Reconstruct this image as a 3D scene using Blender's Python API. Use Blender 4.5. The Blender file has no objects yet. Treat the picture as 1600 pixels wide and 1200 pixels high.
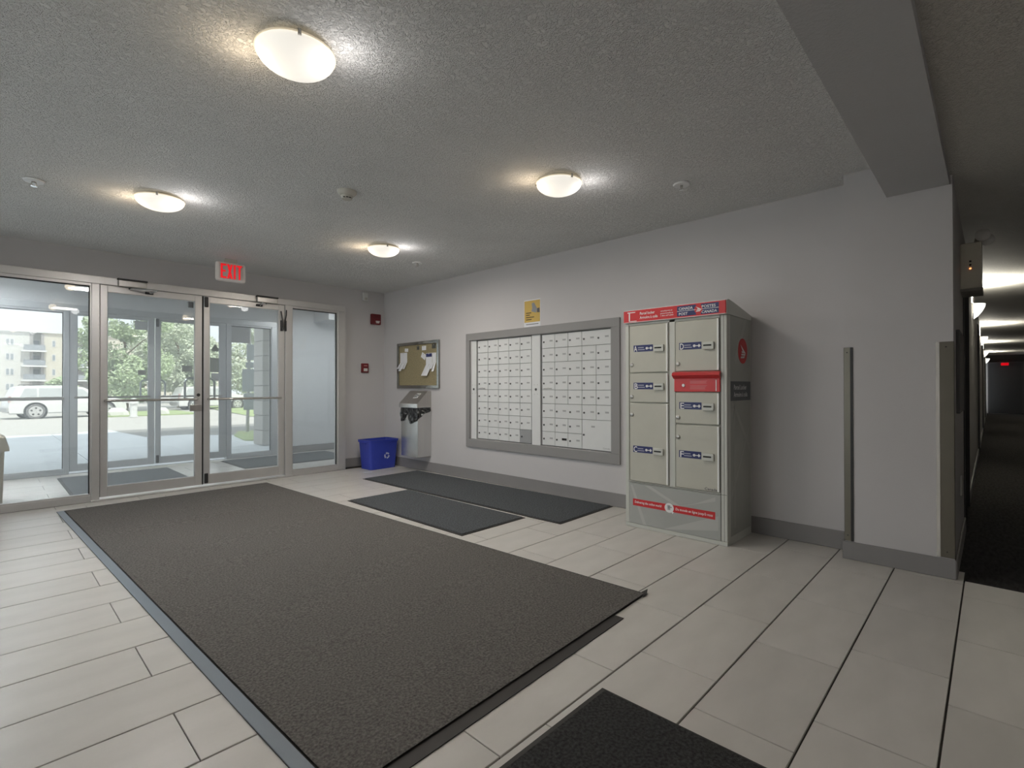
import bpy, bmesh, math, random
from mathutils import Vector, Matrix
random.seed(7)
C = bpy.context.scene.collection
PI = math.pi

# ------------------------------------------------------------------ camera, light, exposure
cam_d = bpy.data.cameras.new('camera'); cam = bpy.data.objects.new('camera', cam_d); C.objects.link(cam)
yaw, pit, rol = [math.radians(a) for a in (43.667, .3, -.1)]
F = Vector((math.cos(yaw), math.sin(yaw), 0)); R = Vector((math.sin(yaw), -math.cos(yaw), 0)); U = Vector((0, 0, 1))
F, U = F*math.cos(pit) + U*math.sin(pit), U*math.cos(pit) - F*math.sin(pit)
R, U = R*math.cos(rol) + U*math.sin(rol), U*math.cos(rol) - R*math.sin(rol)
m = Matrix((R, U, -F)).transposed().to_4x4(); m.translation = (0, 0, 1.105)
cam.matrix_world = m
cam_d.sensor_width = 36; cam_d.lens = 785.5*36/1600; cam_d.clip_start = .02; cam_d.clip_end = 600
sc = bpy.context.scene; sc.camera = cam
sc.view_settings.view_transform = 'Standard'; sc.view_settings.look = 'None'
sc.view_settings.gamma = 1; sc.view_settings.use_curve_mapping = False
sc.view_settings.exposure = 0.35
sc.cycles.max_bounces = 10; sc.cycles.transparent_max_bounces = 16; sc.cycles.sample_clamp_indirect = 4

SKY = 1.4; SUN = 4.0
LAMP = {'near': 6.5, 'mid': 5.5, 'door': 16, 'vest': 46}
w = bpy.data.worlds.new('World'); sc.world = w; w.use_nodes = True
bg = w.node_tree.nodes['Background']; bg.inputs[0].default_value = (.93, .97, 1, 1); bg.inputs[1].default_value = SKY
sd = bpy.data.lights.new('sun', 'SUN'); sd.energy = SUN; sd.angle = .02; sd.color = (1, .95, .86)
so = bpy.data.objects.new('sun', sd); C.objects.link(so)
so.rotation_euler = Vector((-.02, .5, -.86)).to_track_quat('-Z', 'Y').to_euler()

# ------------------------------------------------------------------ materials
MATS = {}
def mat(name, col, rough=.5, metal=0, var=0., vscale=6, bump=0., bscale=40, emit=None, estr=0, coat=0, spec=.5, rnd=0., stretch=None, detail=4):
    if name in MATS: return MATS[name]
    mt = bpy.data.materials.new(name); mt.use_nodes = True; nt = mt.node_tree; b = nt.nodes['Principled BSDF']
    b.inputs['Base Color'].default_value = (*col, 1); b.inputs['Roughness'].default_value = rough
    b.inputs['Metallic'].default_value = metal; b.inputs['Specular IOR Level'].default_value = spec
    if coat: b.inputs['Coat Weight'].default_value = coat; b.inputs['Coat Roughness'].default_value = .1
    tc = nt.nodes.new('ShaderNodeTexCoord'); src = tc.outputs['Object']
    if stretch:
        mp = nt.nodes.new('ShaderNodeMapping'); mp.inputs['Scale'].default_value = stretch
        nt.links.new(src, mp.inputs['Vector']); src = mp.outputs[0]
    col_out = None
    if var:
        n = nt.nodes.new('ShaderNodeTexNoise'); n.inputs['Scale'].default_value = vscale; n.inputs['Detail'].default_value = detail
        nt.links.new(src, n.inputs['Vector'])
        r = nt.nodes.new('ShaderNodeMapRange'); r.inputs[1].default_value = .25; r.inputs[2].default_value = .75
        r.inputs[3].default_value = 1-var; r.inputs[4].default_value = 1+var
        nt.links.new(n.outputs[0], r.inputs[0])
        mx = nt.nodes.new('ShaderNodeMix'); mx.data_type = 'RGBA'; mx.blend_type = 'MULTIPLY'; mx.inputs['Factor'].default_value = 1
        mx.inputs[6].default_value = (*col, 1); nt.links.new(r.outputs[0], mx.inputs[7]); col_out = mx.outputs[2]
    if rnd:
        oi = nt.nodes.new('ShaderNodeObjectInfo'); r2 = nt.nodes.new('ShaderNodeMapRange')
        r2.inputs[3].default_value = 1-rnd; r2.inputs[4].default_value = 1+rnd; nt.links.new(oi.outputs['Random'], r2.inputs[0])
        m2 = nt.nodes.new('ShaderNodeMix'); m2.data_type = 'RGBA'; m2.blend_type = 'MULTIPLY'; m2.inputs['Factor'].default_value = 1
        if col_out: nt.links.new(col_out, m2.inputs[6])
        else: m2.inputs[6].default_value = (*col, 1)
        nt.links.new(r2.outputs[0], m2.inputs[7]); col_out = m2.outputs[2]
    if col_out: nt.links.new(col_out, b.inputs['Base Color'])
    if bump:
        n2 = nt.nodes.new('ShaderNodeTexNoise'); n2.inputs['Scale'].default_value = bscale; n2.inputs['Detail'].default_value = 3
        nt.links.new(src, n2.inputs['Vector'])
        bp = nt.nodes.new('ShaderNodeBump'); bp.inputs['Strength'].default_value = bump; bp.inputs['Distance'].default_value = .01
        nt.links.new(n2.outputs[0], bp.inputs['Height']); nt.links.new(bp.outputs[0], b.inputs['Normal'])
    if emit:
        b.inputs['Emission Color'].default_value = (*emit, 1); b.inputs['Emission Strength'].default_value = estr
    MATS[name] = mt; return mt

def glass_mat(name, tint, haze, refl=.9):
    mt = bpy.data.materials.new(name); mt.use_nodes = True; nt = mt.node_tree; nt.nodes.clear()
    o = nt.nodes.new('ShaderNodeOutputMaterial'); t = nt.nodes.new('ShaderNodeBsdfTransparent'); t.inputs[0].default_value = (*tint, 1)
    g = nt.nodes.new('ShaderNodeBsdfGlossy'); g.inputs['Roughness'].default_value = .01; g.inputs[0].default_value = (refl,)*3+(1,)
    d = nt.nodes.new('ShaderNodeBsdfDiffuse'); d.inputs[0].default_value = (.8, .85, .88, 1)
    f = nt.nodes.new('ShaderNodeFresnel'); f.inputs[0].default_value = 1.45
    a = nt.nodes.new('ShaderNodeMixShader'); a.inputs[0].default_value = haze  # veil of dirty glass, strengthened to imitate glare from outside
    tr = nt.nodes.new('ShaderNodeBsdfTranslucent'); tr.inputs[0].default_value = (.85, .9, .93, 1)
    h2 = nt.nodes.new('ShaderNodeMixShader'); h2.inputs[0].default_value = .6; nt.links.new(d.outputs[0], h2.inputs[1]); nt.links.new(tr.outputs[0], h2.inputs[2])
    nt.links.new(t.outputs[0], a.inputs[1]); nt.links.new(h2.outputs[0], a.inputs[2])
    b = nt.nodes.new('ShaderNodeMixShader'); nt.links.new(f.outputs[0], b.inputs[0])
    nt.links.new(a.outputs[0], b.inputs[1]); nt.links.new(g.outputs[0], b.inputs[2]); nt.links.new(b.outputs[0], o.inputs[0])
    return mt

wall_m = mat('wall paint', (.58, .565, .57), .6, var=.02, vscale=1.5, bump=.06, bscale=120)
wall_v = mat('vestibule paint', (.70, .72, .74), .6, var=.02, vscale=1.5, bump=.06, bscale=120)
base_m = mat('baseboard vinyl', (.26, .25, .25), .45, var=.05, vscale=4)
ceil_m = mat('stipple ceiling', (.88, .875, .86), .8, var=.03, vscale=3)
def stipple(mt, strength=1.0, scale=75):
    nt = mt.node_tree; b = nt.nodes['Principled BSDF']
    tc = [n for n in nt.nodes if n.type == 'TEX_COORD'][0]
    n1 = nt.nodes.new('ShaderNodeTexNoise'); n1.inputs['Scale'].default_value = scale; n1.inputs['Detail'].default_value = 4; n1.inputs['Distortion'].default_value = 1.2
    nt.links.new(tc.outputs['Object'], n1.inputs['Vector'])
    rp = nt.nodes.new('ShaderNodeMapRange'); rp.inputs[1].default_value = .45; rp.inputs[2].default_value = .7
    nt.links.new(n1.outputs[0], rp.inputs[0])
    bp = nt.nodes.new('ShaderNodeBump'); bp.inputs['Strength'].default_value = strength; bp.inputs['Distance'].default_value = .008
    nt.links.new(rp.outputs[0], bp.inputs['Height']); nt.links.new(bp.outputs[0], b.inputs['Normal'])
stipple(ceil_m, .9)
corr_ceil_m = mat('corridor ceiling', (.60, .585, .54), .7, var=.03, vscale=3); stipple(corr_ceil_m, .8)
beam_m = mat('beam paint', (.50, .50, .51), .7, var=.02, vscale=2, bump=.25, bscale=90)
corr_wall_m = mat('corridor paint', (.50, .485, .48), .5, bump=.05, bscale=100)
tile_m = mat('porcelain tile', (.55, .53, .50), .30, var=.07, vscale=5, rnd=.04, bump=.03, bscale=30, stretch=(.6, 1.6, 1))
grout_m = mat('grout', (.055, .048, .042), .8, var=.1, vscale=30)
mat_m = mat('walk-off carpet', (.15, .142, .133), .95, var=.5, vscale=105, bump=.9, bscale=220, detail=6, spec=.1)
mat2_m = mat('charcoal carpet', (.105, .113, .122), .95, var=.5, vscale=90, bump=.9, bscale=300, spec=.1)
mat3_m = mat('black carpet', (.055, .055, .055), .95, var=.6, vscale=95, bump=.9, bscale=300, spec=.1)
vmat_m = mat('vestibule carpet', (.16, .17, .18), .95, var=.25, vscale=150, bump=.9, bscale=300, spec=.1)
rubber_m = mat('black rubber', (.022, .02, .018), .6)
rubber_lit = mat('lit rubber edge', (.17, .20, .235), .4)
hall_m = mat('corridor carpet', (.055, .053, .052), .95, var=.4, vscale=24, bump=.6, bscale=200, spec=.1, stretch=(.5, 2.2, 1))
alu_m = mat('anodised aluminium', (.60, .585, .57), .38, .55, var=.04, vscale=5)
alu2_m = mat('anodised aluminium outer', (.58, .60, .62), .4, .5)
dark_m = mat('dark metal', (.045, .045, .045), .4, .5)
gap_m = mat('black gasket', (.012, .012, .012), .7)
steel_m = mat('brushed steel', (.50, .485, .46), .3, .9, var=.06, vscale=30, stretch=(1, 1, .06))
steel_b = mat('bright steel', (.75, .75, .74), .22, .95)
chrome_m = mat('chrome', (.8, .8, .8), .12, 1)
white_m = mat('white plastic', (.72, .72, .70), .4)
white2_m = mat('off-white plastic', (.56, .54, .48), .45)
paper_m = mat('paper', (.78, .79, .82), .8)
paper_d = mat('grey paper', (.30, .31, .32), .8)
red_m = mat('fire red', (.16, .012, .016), .4)
glass_m = glass_mat('clear glass', (.95, .97, .97), .12)
glass_o = glass_mat('outer glass', (.96, .97, .97), .09, .7)
dome_m = mat('frosted glass lit', (.85, .82, .75), .4, emit=(1, .95, .86), estr=.58)
dome_e = mat('frosted glass rim', (.80, .72, .58), .4, emit=(1, .85, .6), estr=.25)
exit_m = mat('exit letters lit', (.6, .02, .03), .5, emit=(1, .0, .01), estr=.5)
exit_w = mat('exit housing', (.62, .61, .57), .4, emit=(1, .8, .75), estr=.05)
cork_m = mat('cork', (.30, .255, .15), .85, var=.18, vscale=60, bump=.2, bscale=200)
boardframe_m = mat('board frame', (.33, .33, .31), .14, .95)
card_m = mat('dark card', (.075, .08, .07), .6)
mailframe_m = mat('mailbox trim paint', (.28, .275, .272), .5, var=.02)
mail_m = mat('mailbox door', (.71, .725, .725), .4, var=.015, vscale=8, rnd=.02)
mail_d = mat('mailbox door grey', (.33, .34, .345), .4)
mailgap_m = mat('mailbox body', (.20, .205, .205), .5)
plate_m = mat('number plate', (.40, .41, .415), .5)
ink_m = mat('ink', (.10, .10, .11), .6)
lock_m = mat('lock brass dark', (.10, .10, .10), .35, .7)
lk_m = mat('locker grey enamel', (.50, .495, .43), .4, var=.03, vscale=9)
lk_f = mat('locker frame enamel', (.56, .57, .53), .35)
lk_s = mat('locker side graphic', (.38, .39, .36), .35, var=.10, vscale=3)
lk_p = mat('locker base graphic', (.38, .39, .37), .4, var=.08, vscale=3)
lk_ray = mat('locker pale streak', (.45, .46, .435), .4)
lred_m = mat('post red', (.56, .022, .026), .3)
lblue_m = mat('post blue', (.018, .026, .125), .4)
lwhite_m = mat('sign white', (.80, .80, .80), .5)
lgrey_m = mat('sign slate', (.12, .125, .135), .5)
lpale_m = mat('sign pale print', (.36, .37, .45), .5)
blue_m = mat('blue bin plastic', (.035, .058, .40), .25, var=.05, vscale=8)
blue_l = mat('bin symbol', (.50, .55, .75), .5)
bag_m = mat('black bag', (.012, .013, .014), .22, spec=.8)
yellow_m = mat('notice yellow', (.62, .42, .10), .6)
concrete_m = mat('concrete', (.68, .72, .76), .8, var=.06, vscale=2, bump=.1, bscale=40)
asphalt_m = mat('parking asphalt', (.50, .485, .455), .9, var=.05, vscale=1.2)
lawn_m = mat('lawn', (.34, .42, .20), .9, var=.25, vscale=5, bump=.5, bscale=30)
leaf_m = mat('leaves', (.46, .55, .35), .6, rnd=0, var=.35, vscale=3)
leaf2_m = mat('pale leaves', (.58, .63, .50), .6, var=.3, vscale=3)
bark_m = mat('bark', (.22, .17, .12), .9, var=.3, vscale=8)
stone_l = mat('stone block', (.47, .455, .43), .85, var=.06, vscale=6, bump=.25, bscale=30, rnd=.05)
mortar_m = mat('mortar', (.26, .26, .25), .9)
facade_m = mat('facade grey stucco', (.62, .61, .58), .85)
facade_c = mat('facade cream stucco', (.62, .58, .49), .85)
facade_d = mat('facade brown siding', (.36, .34, .33), .8)
facade_w = mat('facade trim', (.70, .70, .70), .7)
winglass_m = mat('window glass dark', (.30, .33, .36), .15)
rail_m = mat('balcony rail', (.34, .36, .39), .5, .3)
carwhite_m = mat('white car paint', (.74, .74, .73), .3, coat=.6)
carglass_m = mat('car window', (.50, .52, .53), .1)
tyre_m = mat('tyre', (.18, .18, .18), .8)
sign_m = mat('sign back', (.36, .39, .43), .5, .3)
post_m = mat('galvanised post', (.42, .42, .40), .5, .5)
beige_m = mat('beige bin plastic', (.50, .42, .30), .5)
pink_m = mat('pink cloth', (.62, .16, .20), .8)

# ------------------------------------------------------------------ mesh helper
class MB:
    def __init__(s): s.v = []; s.f = []
    def add(s, vs, fs):
        n = len(s.v); s.v += [tuple(p) for p in vs]; s.f += [tuple(i+n for i in f) for f in fs]; return s
    def box(s, a, b, bev=0):
        x0, y0, z0 = [min(p, q) for p, q in zip(a, b)]; x1, y1, z1 = [max(p, q) for p, q in zip(a, b)]
        if not bev:
            return s.add([(x0,y0,z0),(x1,y0,z0),(x1,y1,z0),(x0,y1,z0),(x0,y0,z1),(x1,y0,z1),(x1,y1,z1),(x0,y1,z1)],
                         [(0,3,2,1),(4,5,6,7),(0,1,5,4),(1,2,6,5),(2,3,7,6),(3,0,4,7)])
        bev = min(bev, .45*min(x1-x0, y1-y0, z1-z0))
        bm = bmesh.new(); bmesh.ops.create_cube(bm, size=1)
        for v in bm.verts:
            v.co = ((x0+x1)/2+v.co.x*(x1-x0), (y0+y1)/2+v.co.y*(y1-y0), (z0+z1)/2+v.co.z*(z1-z0))
        bmesh.ops.bevel(bm, geom=bm.edges[:], offset=bev, segments=1 if bev < .004 else 2, affect='EDGES', profile=.5)
        bm.verts.index_update(); s.add([v.co[:] for v in bm.verts], [[v.index for v in f.verts] for f in bm.faces]); bm.free(); return s
    def tube(s, pts, r, n=8, r1=None, cap=True):
        pts = [Vector(p) for p in pts]; rings = []
        up = None
        for i, p in enumerate(pts):
            d = (pts[min(i+1, len(pts)-1)]-pts[max(i-1, 0)]).normalized()
            if up is None: up = Vector((0, 0, 1)) if abs(d.z) < .9 else Vector((1, 0, 0))
            x = d.cross(up).normalized(); y = x.cross(d).normalized(); up = y
            rr = r if r1 is None else r+(r1-r)*i/(len(pts)-1)
            rings.append([p+x*rr*math.cos(2*PI*k/n)+y*rr*math.sin(2*PI*k/n) for k in range(n)])
        vs = [v for rg in rings for v in rg]; fs = []
        for i in range(len(pts)-1):
            for k in range(n):
                fs.append((i*n+k, i*n+(k+1) % n, (i+1)*n+(k+1) % n, (i+1)*n+k))
        if cap: fs += [tuple(range(n))[::-1], tuple(range((len(pts)-1)*n, len(pts)*n))]
        return s.add(vs, fs)
    def lathe(s, c, prof, n=24, axis='z', flip=1):
        c = Vector(c); vs = []; fs = []
        for r, h in prof:
            for k in range(n):
                a, b = r*math.cos(2*PI*k/n), r*math.sin(2*PI*k/n)
                vs.append(c+(Vector((a, b, h)) if axis == 'z' else Vector((h, a, b)) if axis == 'x' else Vector((a, h, b))))
        for i in range(len(prof)-1):
            for k in range(n): fs.append((i*n+k, i*n+(k+1) % n, (i+1)*n+(k+1) % n, (i+1)*n+k))
        fs += [tuple(range(n)), tuple(range((len(prof)-1)*n, len(prof)*n))]
        return s.add(vs, fs)
    def prism(s, pts, d):
        pts = [Vector(p) for p in pts]; d = Vector(d); n = len(pts)
        return s.add(pts+[p+d for p in pts], [tuple(range(n)), tuple(range(2*n-1, n-1, -1))]+[(i, i+n, (i+1) % n+n, (i+1) % n) for i in range(n)])
    def build(s, name, mt, parent=None, smooth=False, local=False, kind=None):
        off = Vector((0, 0, 0))
        if parent is not None and not local:
            p = parent
            while p: off += p.location; p = p.parent
        me = bpy.data.meshes.new(name); me.from_pydata([Vector(v)-off for v in s.v], [], s.f)
        bm = bmesh.new(); bm.from_mesh(me); bmesh.ops.recalc_face_normals(bm, faces=bm.faces[:]); bm.to_mesh(me); bm.free()
        me.materials.append(mt)
        if smooth:
            for p in me.polygons: p.use_smooth = True
            try: me.set_sharp_from_angle(angle=math.radians(38))
            except Exception: pass
        o = bpy.data.objects.new(name, me); C.objects.link(o)
        if parent is not None: o.parent = parent
        if kind: o['kind'] = kind
        return o
def B(a, b, bev=0): return MB().box(a, b, bev)
def thing(name, label, cat, loc=(0, 0, 0), rz=0, group=None):
    o = bpy.data.objects.new(name, None); C.objects.link(o); o.location = loc; o.rotation_euler.z = rz; o.empty_display_size = .1
    return tag(o, label, cat, group)
def tag(o, label, cat, group=None):
    o['label'] = label; o['category'] = cat
    if group: o['group'] = group
    return o
def setting(name, loc=(0, 0, 0)):
    o = bpy.data.objects.new(name, None); C.objects.link(o); o.location = loc; o['kind'] = 'structure'; return o
def base_at(o, loc):            # move a mesh object's origin without moving it
    d = Vector(loc)-o.location; o.data.transform(Matrix.Translation(-d)); o.location = loc; return o
def child(src, parent, loc=None, name=None):
    c = src.copy(); C.objects.link(c); c.parent = parent
    if loc is not None: c.location = loc
    return c
def copy_tree(o, parent=None):
    c = o.copy(); C.objects.link(c)
    if parent: c.parent = parent
    for ch in o.children: copy_tree(ch, c)
    return c

def lettering(body, origin, right, up, size, mt, parent, name='lettering', width=None, align='LEFT', depth=.0008, shear=0, bold=.014):
    cu = bpy.data.curves.new('t', 'FONT'); cu.body = body; cu.size = 1; cu.align_x = align; cu.extrude = 0; cu.offset = bold; cu.resolution_u = 2; cu.shear = shear
    t = bpy.data.objects.new('t', cu); C.objects.link(t)
    bpy.context.view_layer.update()
    me = bpy.data.meshes.new_from_object(t.evaluated_get(bpy.context.evaluated_depsgraph_get()))
    bpy.data.objects.remove(t); bpy.data.curves.remove(cu)
    right = Vector(right); up = Vector(up); nrm = right.cross(up); origin = Vector(origin)
    xs = [v.co.x for v in me.vertices]; ext = (max(xs)-min(xs)) or 1
    sx = size if width is None else width/ext
    vs = [origin+right*v.co.x*sx+up*v.co.y*size+nrm*depth for v in me.vertices]
    fs = [tuple(p.vertices) for p in me.polygons]
    mb = MB(); mb.add(vs, fs); bpy.data.meshes.remove(me)
    off = Vector((0, 0, 0)); p = parent
    while p: off += p.location; p = p.parent
    me = bpy.data.meshes.new(name); me.from_pydata([Vector(v)-off for v in mb.v], [], mb.f); me.materials.append(mt)
    o = bpy.data.objects.new(name, me); C.objects.link(o); o.parent = parent
    return o

XW = 4.01; H = 2.465; YF = 6.28; YW = 6.40; T0 = .118; TP = .316; TL = .622
# ================================================================== SETTING: floor and tiles
floor = B((-1.7, -1.6, -.12), (4.13, 6.5, -.009)).build('floor', grout_m, kind='structure')
floor2 = B((-1.7, 6.5, -.12), (5.1, 8.62, -.009)).build('floor', grout_m, kind='structure')
tile_cache = {}
def tile(parent, x0, x1, y0, y1):
    g = .0025
    if x1-x0 < .03 or y1-y0 < .03: return
    key = (round(x1-x0, 3), round(y1-y0, 3))
    if key not in tile_cache:
        hx, hy = (x1-x0)/2-.0016, (y1-y0)/2-.0032
        o = B((-hx, -hy, -.0089), (hx, hy, 0), .0015).build('tile', tile_m); tile_cache[key] = o.data
        o.parent = parent
    else:
        o = bpy.data.objects.new('tile', tile_cache[key]); C.objects.link(o); o.parent = parent
    o.location = ((x0+x1)/2, (y0+y1)/2, random.uniform(-.0005, .0003))
for k in range(-6, 21):
    y0, y1 = T0+k*TP, T0+(k+1)*TP
    off = .443 if k % 2 else .027
    for j in range(-4, 8):
        x0 = off+j*TL; x1 = x0+TL
        if y0 > 6.28: break
        xe = XW if y0 > .1 else 3.83
        if k == 0: xe = XW
        a, b = max(x0, -1.5), min(x1, xe)
        if b > a and y1 > -1.5: tile(floor, a, b, max(y0, -1.5), min(y1, 6.28))
for k in range(20, 27):
    y0, y1 = T0+k*TP, T0+(k+1)*TP
    off = .443 if k % 2 else .027
    for j in range(-2, 8):
        a, b = max(off+j*TL, -.7), min(off+(j+1)*TL, 4.9)
        if b > a: tile(floor2, a, b, max(y0, 6.47), min(y1, 8.5))
threshold = B((.70, 6.255, 0), (2.63, 6.47, .018), .004).build('trim_1', alu_m, kind='structure')

# walls
for (y0, y1, z0, z1) in ((.16, 2.55, 0, H), (4.505, YW+.12, 0, H), (2.55, 4.505, 0, .487), (2.55, 4.505, 1.653, H)):
    B((XW, y0, z0), (XW+.12, y1, z1)).build('wall_right', wall_m, kind='structure')
wf = MB(); wf.box((-1.62, YW, 2.187), (3.34, YW+.1, H)); wf.box((3.34, YW, 0), (XW, YW+.1, H)); wf.box((-1.62, YW, 0), (-.62, YW+.1, 2.187))
wf.build('wall_front', wall_m, kind='structure')
lw_ = MB(); lw_.box((-1.74, -1.62, 0), (-1.62, 1.6, H)); lw_.box((-1.74, 6.2, 0), (-1.62, YW+.1, H)); lw_.box((-1.74, 1.6, 2.3), (-1.62, 6.2, H)); lw_.box((-1.74, 1.6, 0), (-1.62, 6.2, .08))
lw_.build('wall_left', wall_m, kind='structure')
for i in range(3):  # unseen windows added to let daylight brighten the lobby ceiling
    ya = 1.6+i*4.6/3; yb = ya+4.6/3; o = setting('window_%d' % (5+i))
    f = MB(); f.box((-1.72, ya, .08), (-1.64, ya+.05, 2.3)); f.box((-1.72, yb-.05, .08), (-1.64, yb, 2.3)); f.box((-1.72, ya+.05, .08), (-1.64, yb-.05, .13)); f.box((-1.72, ya+.05, 2.25), (-1.64, yb-.05, 2.3)); f.build('window_frame', alu_m, o)
    B((-1.69, ya+.05, .13), (-1.68, yb-.05, 2.25)).build('pane', glass_m, o)
B((-1.74, -1.74, 0), (3.8, -1.52, H)).build('wall_back', wall_m, kind='structure')
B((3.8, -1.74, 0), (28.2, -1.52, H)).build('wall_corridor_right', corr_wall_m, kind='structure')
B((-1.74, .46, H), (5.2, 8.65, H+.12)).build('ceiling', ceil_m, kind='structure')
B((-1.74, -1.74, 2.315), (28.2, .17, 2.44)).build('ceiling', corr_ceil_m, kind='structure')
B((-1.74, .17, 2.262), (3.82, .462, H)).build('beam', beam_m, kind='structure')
B((3.9, .17, 2.315), (28.2, .6, H)).build('beam', corr_wall_m, kind='structure')
B((3.82, .158, 0), (XW, .687, H)).build('column', wall_m, kind='structure')
# baseboards
bb = MB(); bb.box((XW-.012, .69, 0), (XW, 6.388, .125), .004); bb.build('baseboard_right', base_m, kind='structure')
bb = MB(); bb.box((3.343, YW-.012, 0), (XW-.013, YW, .125), .004); bb.build('baseboard_front', base_m, kind='structure')
bb = MB(); bb.box((3.807, .150, 0), (3.82, .70, .113), .004); bb.box((3.82, .687, 0), (XW-.013, .70, .113), .004); bb.box((3.82, .146, 0), (5.15, .158, .105), .004)
bb.build('baseboard_column', base_m, kind='structure')

# ================================================================== inner storefront
def storefront(y, d, doors_x, glass_l, glass_r, zt, alu, names, xr, sill=.065, htop=2.187):
    o = setting(names[0])
    (a0, a1), (b0, b1) = doors_x
    dd = (y, y+d)
    B((-.62, y, zt), (xr, y+d, htop), .003).build('header', alu, o)
    B((glass_l, y, 0), (a0-.004, y+d, zt), .003).build('mullion', alu, o)
    B((b1+.004, y, 0), (glass_r[0], y+d, zt), .003).build('mullion', alu, o)
    B((glass_r[1], y, 0), (xr, y+d, zt), .003).build('jamb', alu, o)
    B((-.62, y, 0), (-.56, y+d, zt), .003).build('jamb', alu, o)
    B((-.56, y, 0), (glass_l, y+d, sill), .003).build('sill', alu, o)
    B((glass_r[0], y, 0), (glass_r[1], y+d, sill), .003).build('sill', alu, o)
    st = MB()
    for (x0, x1) in ((-.56, glass_l), glass_r):
        st.box((x0, y+.012, zt-.025), (x1, y+.075, zt)); st.box((x0, y+.012, sill), (x1, y+.075, sill+.012))
        st.box((x1-.01, y+.012, sill+.012), (x1, y+.075, zt-.025)); st.box((x0, y+.012, sill+.012), (x0+.01, y+.075, zt-.025))
    st.build('glazing_stop', alu, o)
    gk = MB()
    for (x0, x1) in ((-.56, glass_l), glass_r):
        gk.box((x0+.01, y+.030, zt-.034), (x1-.01, y+.05, zt-.025)); gk.box((x1-.017, y+.03, sill+.012), (x1-.01, y+.05, zt-.034))
    gk.build('gasket', gap_m, o)
    gm = glass_m if names[0] == 'trim_2' else glass_o
    for nm, (x0, x1) in zip(names[1:], ((-.56, glass_l), glass_r)):
        wv = setting(nm)
        B((x0+.01, y+.036, sill+.012), (x1-.01, y+.046, zt-.025)).build('pane', gm, wv)
    return o
def door_leaf(name, x0, x1, y, z0, z1, gx0, gx1, gz0, gz1, alu, gm, hinge_right, outer=False):
    o = setting(name)
    fm = MB(); t = .045
    fm.box((x0, y, z0), (gx0, y+t, z1), .002); fm.box((gx1, y, z0), (x1, y+t, z1), .002)
    fm.box((gx0, y, z0), (gx1, y+t, gz0), .002); fm.box((gx0, y, gz1), (gx1, y+t, z1), .002)
    fm.build('door_frame', alu, o)
    B((gx0, y+.018, gz0), (gx1, y+.028, gz1)).build('pane', gm, o)
    gs = MB()
    gs.box((gx0, y+.012, gz0), (gx0+.006, y+.017, gz1)); gs.box((gx1-.006, y+.012, gz0), (gx1, y+.017, gz1))
    gs.box((gx0, y+.012, gz1-.006), (gx1, y+.017, gz1)); gs.box((gx0, y+.012, gz0), (gx1, y+.017, gz0+.006))
    gs.build('gasket', mat('pale gasket', (.62, .66, .68), .5), o)
    zb = .974
    pb = MB(); pb.tube([(gx0-.012, y-.045, zb), (gx1+.012, y-.045, zb)], .0125, 10)
    for xx in (gx0-.012, gx1+.012): pb.tube([(xx, y-.05, zb), (xx, y+.002, zb)], .014, 8)
    pb.build('push_bar', steel_m, o, True)
    # D pull outside near the meeting stile
    s = -1 if hinge_right else 1
    xs = (gx0-.012) if hinge_right else (gx1+.012)
    xi = xs-s*.0
    pts = []
    inn = .085*(1 if hinge_right else -1)
    yy = y+t+.045
    pts = [(xs, y+t, .97), (xs, yy, .97), (xs+inn*.5, yy, .97), (xs+inn, yy, .99), (xs+inn, yy, 1.16), (xs+inn*.8, yy, 1.195), (xs+inn*.45, yy, 1.205), (xs, yy, 1.205), (xs, y+t, 1.205)]
    MB().tube(pts, .012, 8).build('pull_handle', mat('pull handle', (.46, .50, .51), .4, .5), o, True)
    # pivots by the meeting stile
    xp = x1-.028 if not hinge_right else x0+.028
    if hinge_right:
        for (za, zc) in ((z0+.01, z0+.12), (z1-.12, z1-.005)):
            B((x0+.006, y-.016, za), (x0+.044, y+.002, zc), .012).build('pivot', dark_m, o)
    return o
sf = storefront(YF, .11, ((.772, 1.648), (1.664, 2.54)), .705, (2.63, 3.236), 2.113, alu_m, ('trim_2', 'window_1', 'window_2'), 3.342)
B((1.649, YF+.03, .03), (1.663, YF+.05, 2.11)).build('door_gap_strip', gap_m, sf)
d1 = door_leaf('door_1', .772, 1.648, YF+.012, .033, 2.110, .828, 1.579, .13, 2.043, alu_m, glass_m, False)
d2 = door_leaf('door_2', 1.664, 2.54, YF+.012, .033, 2.110, 1.722, 2.468, .138, 2.043, alu_m, glass_m, True)
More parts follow.
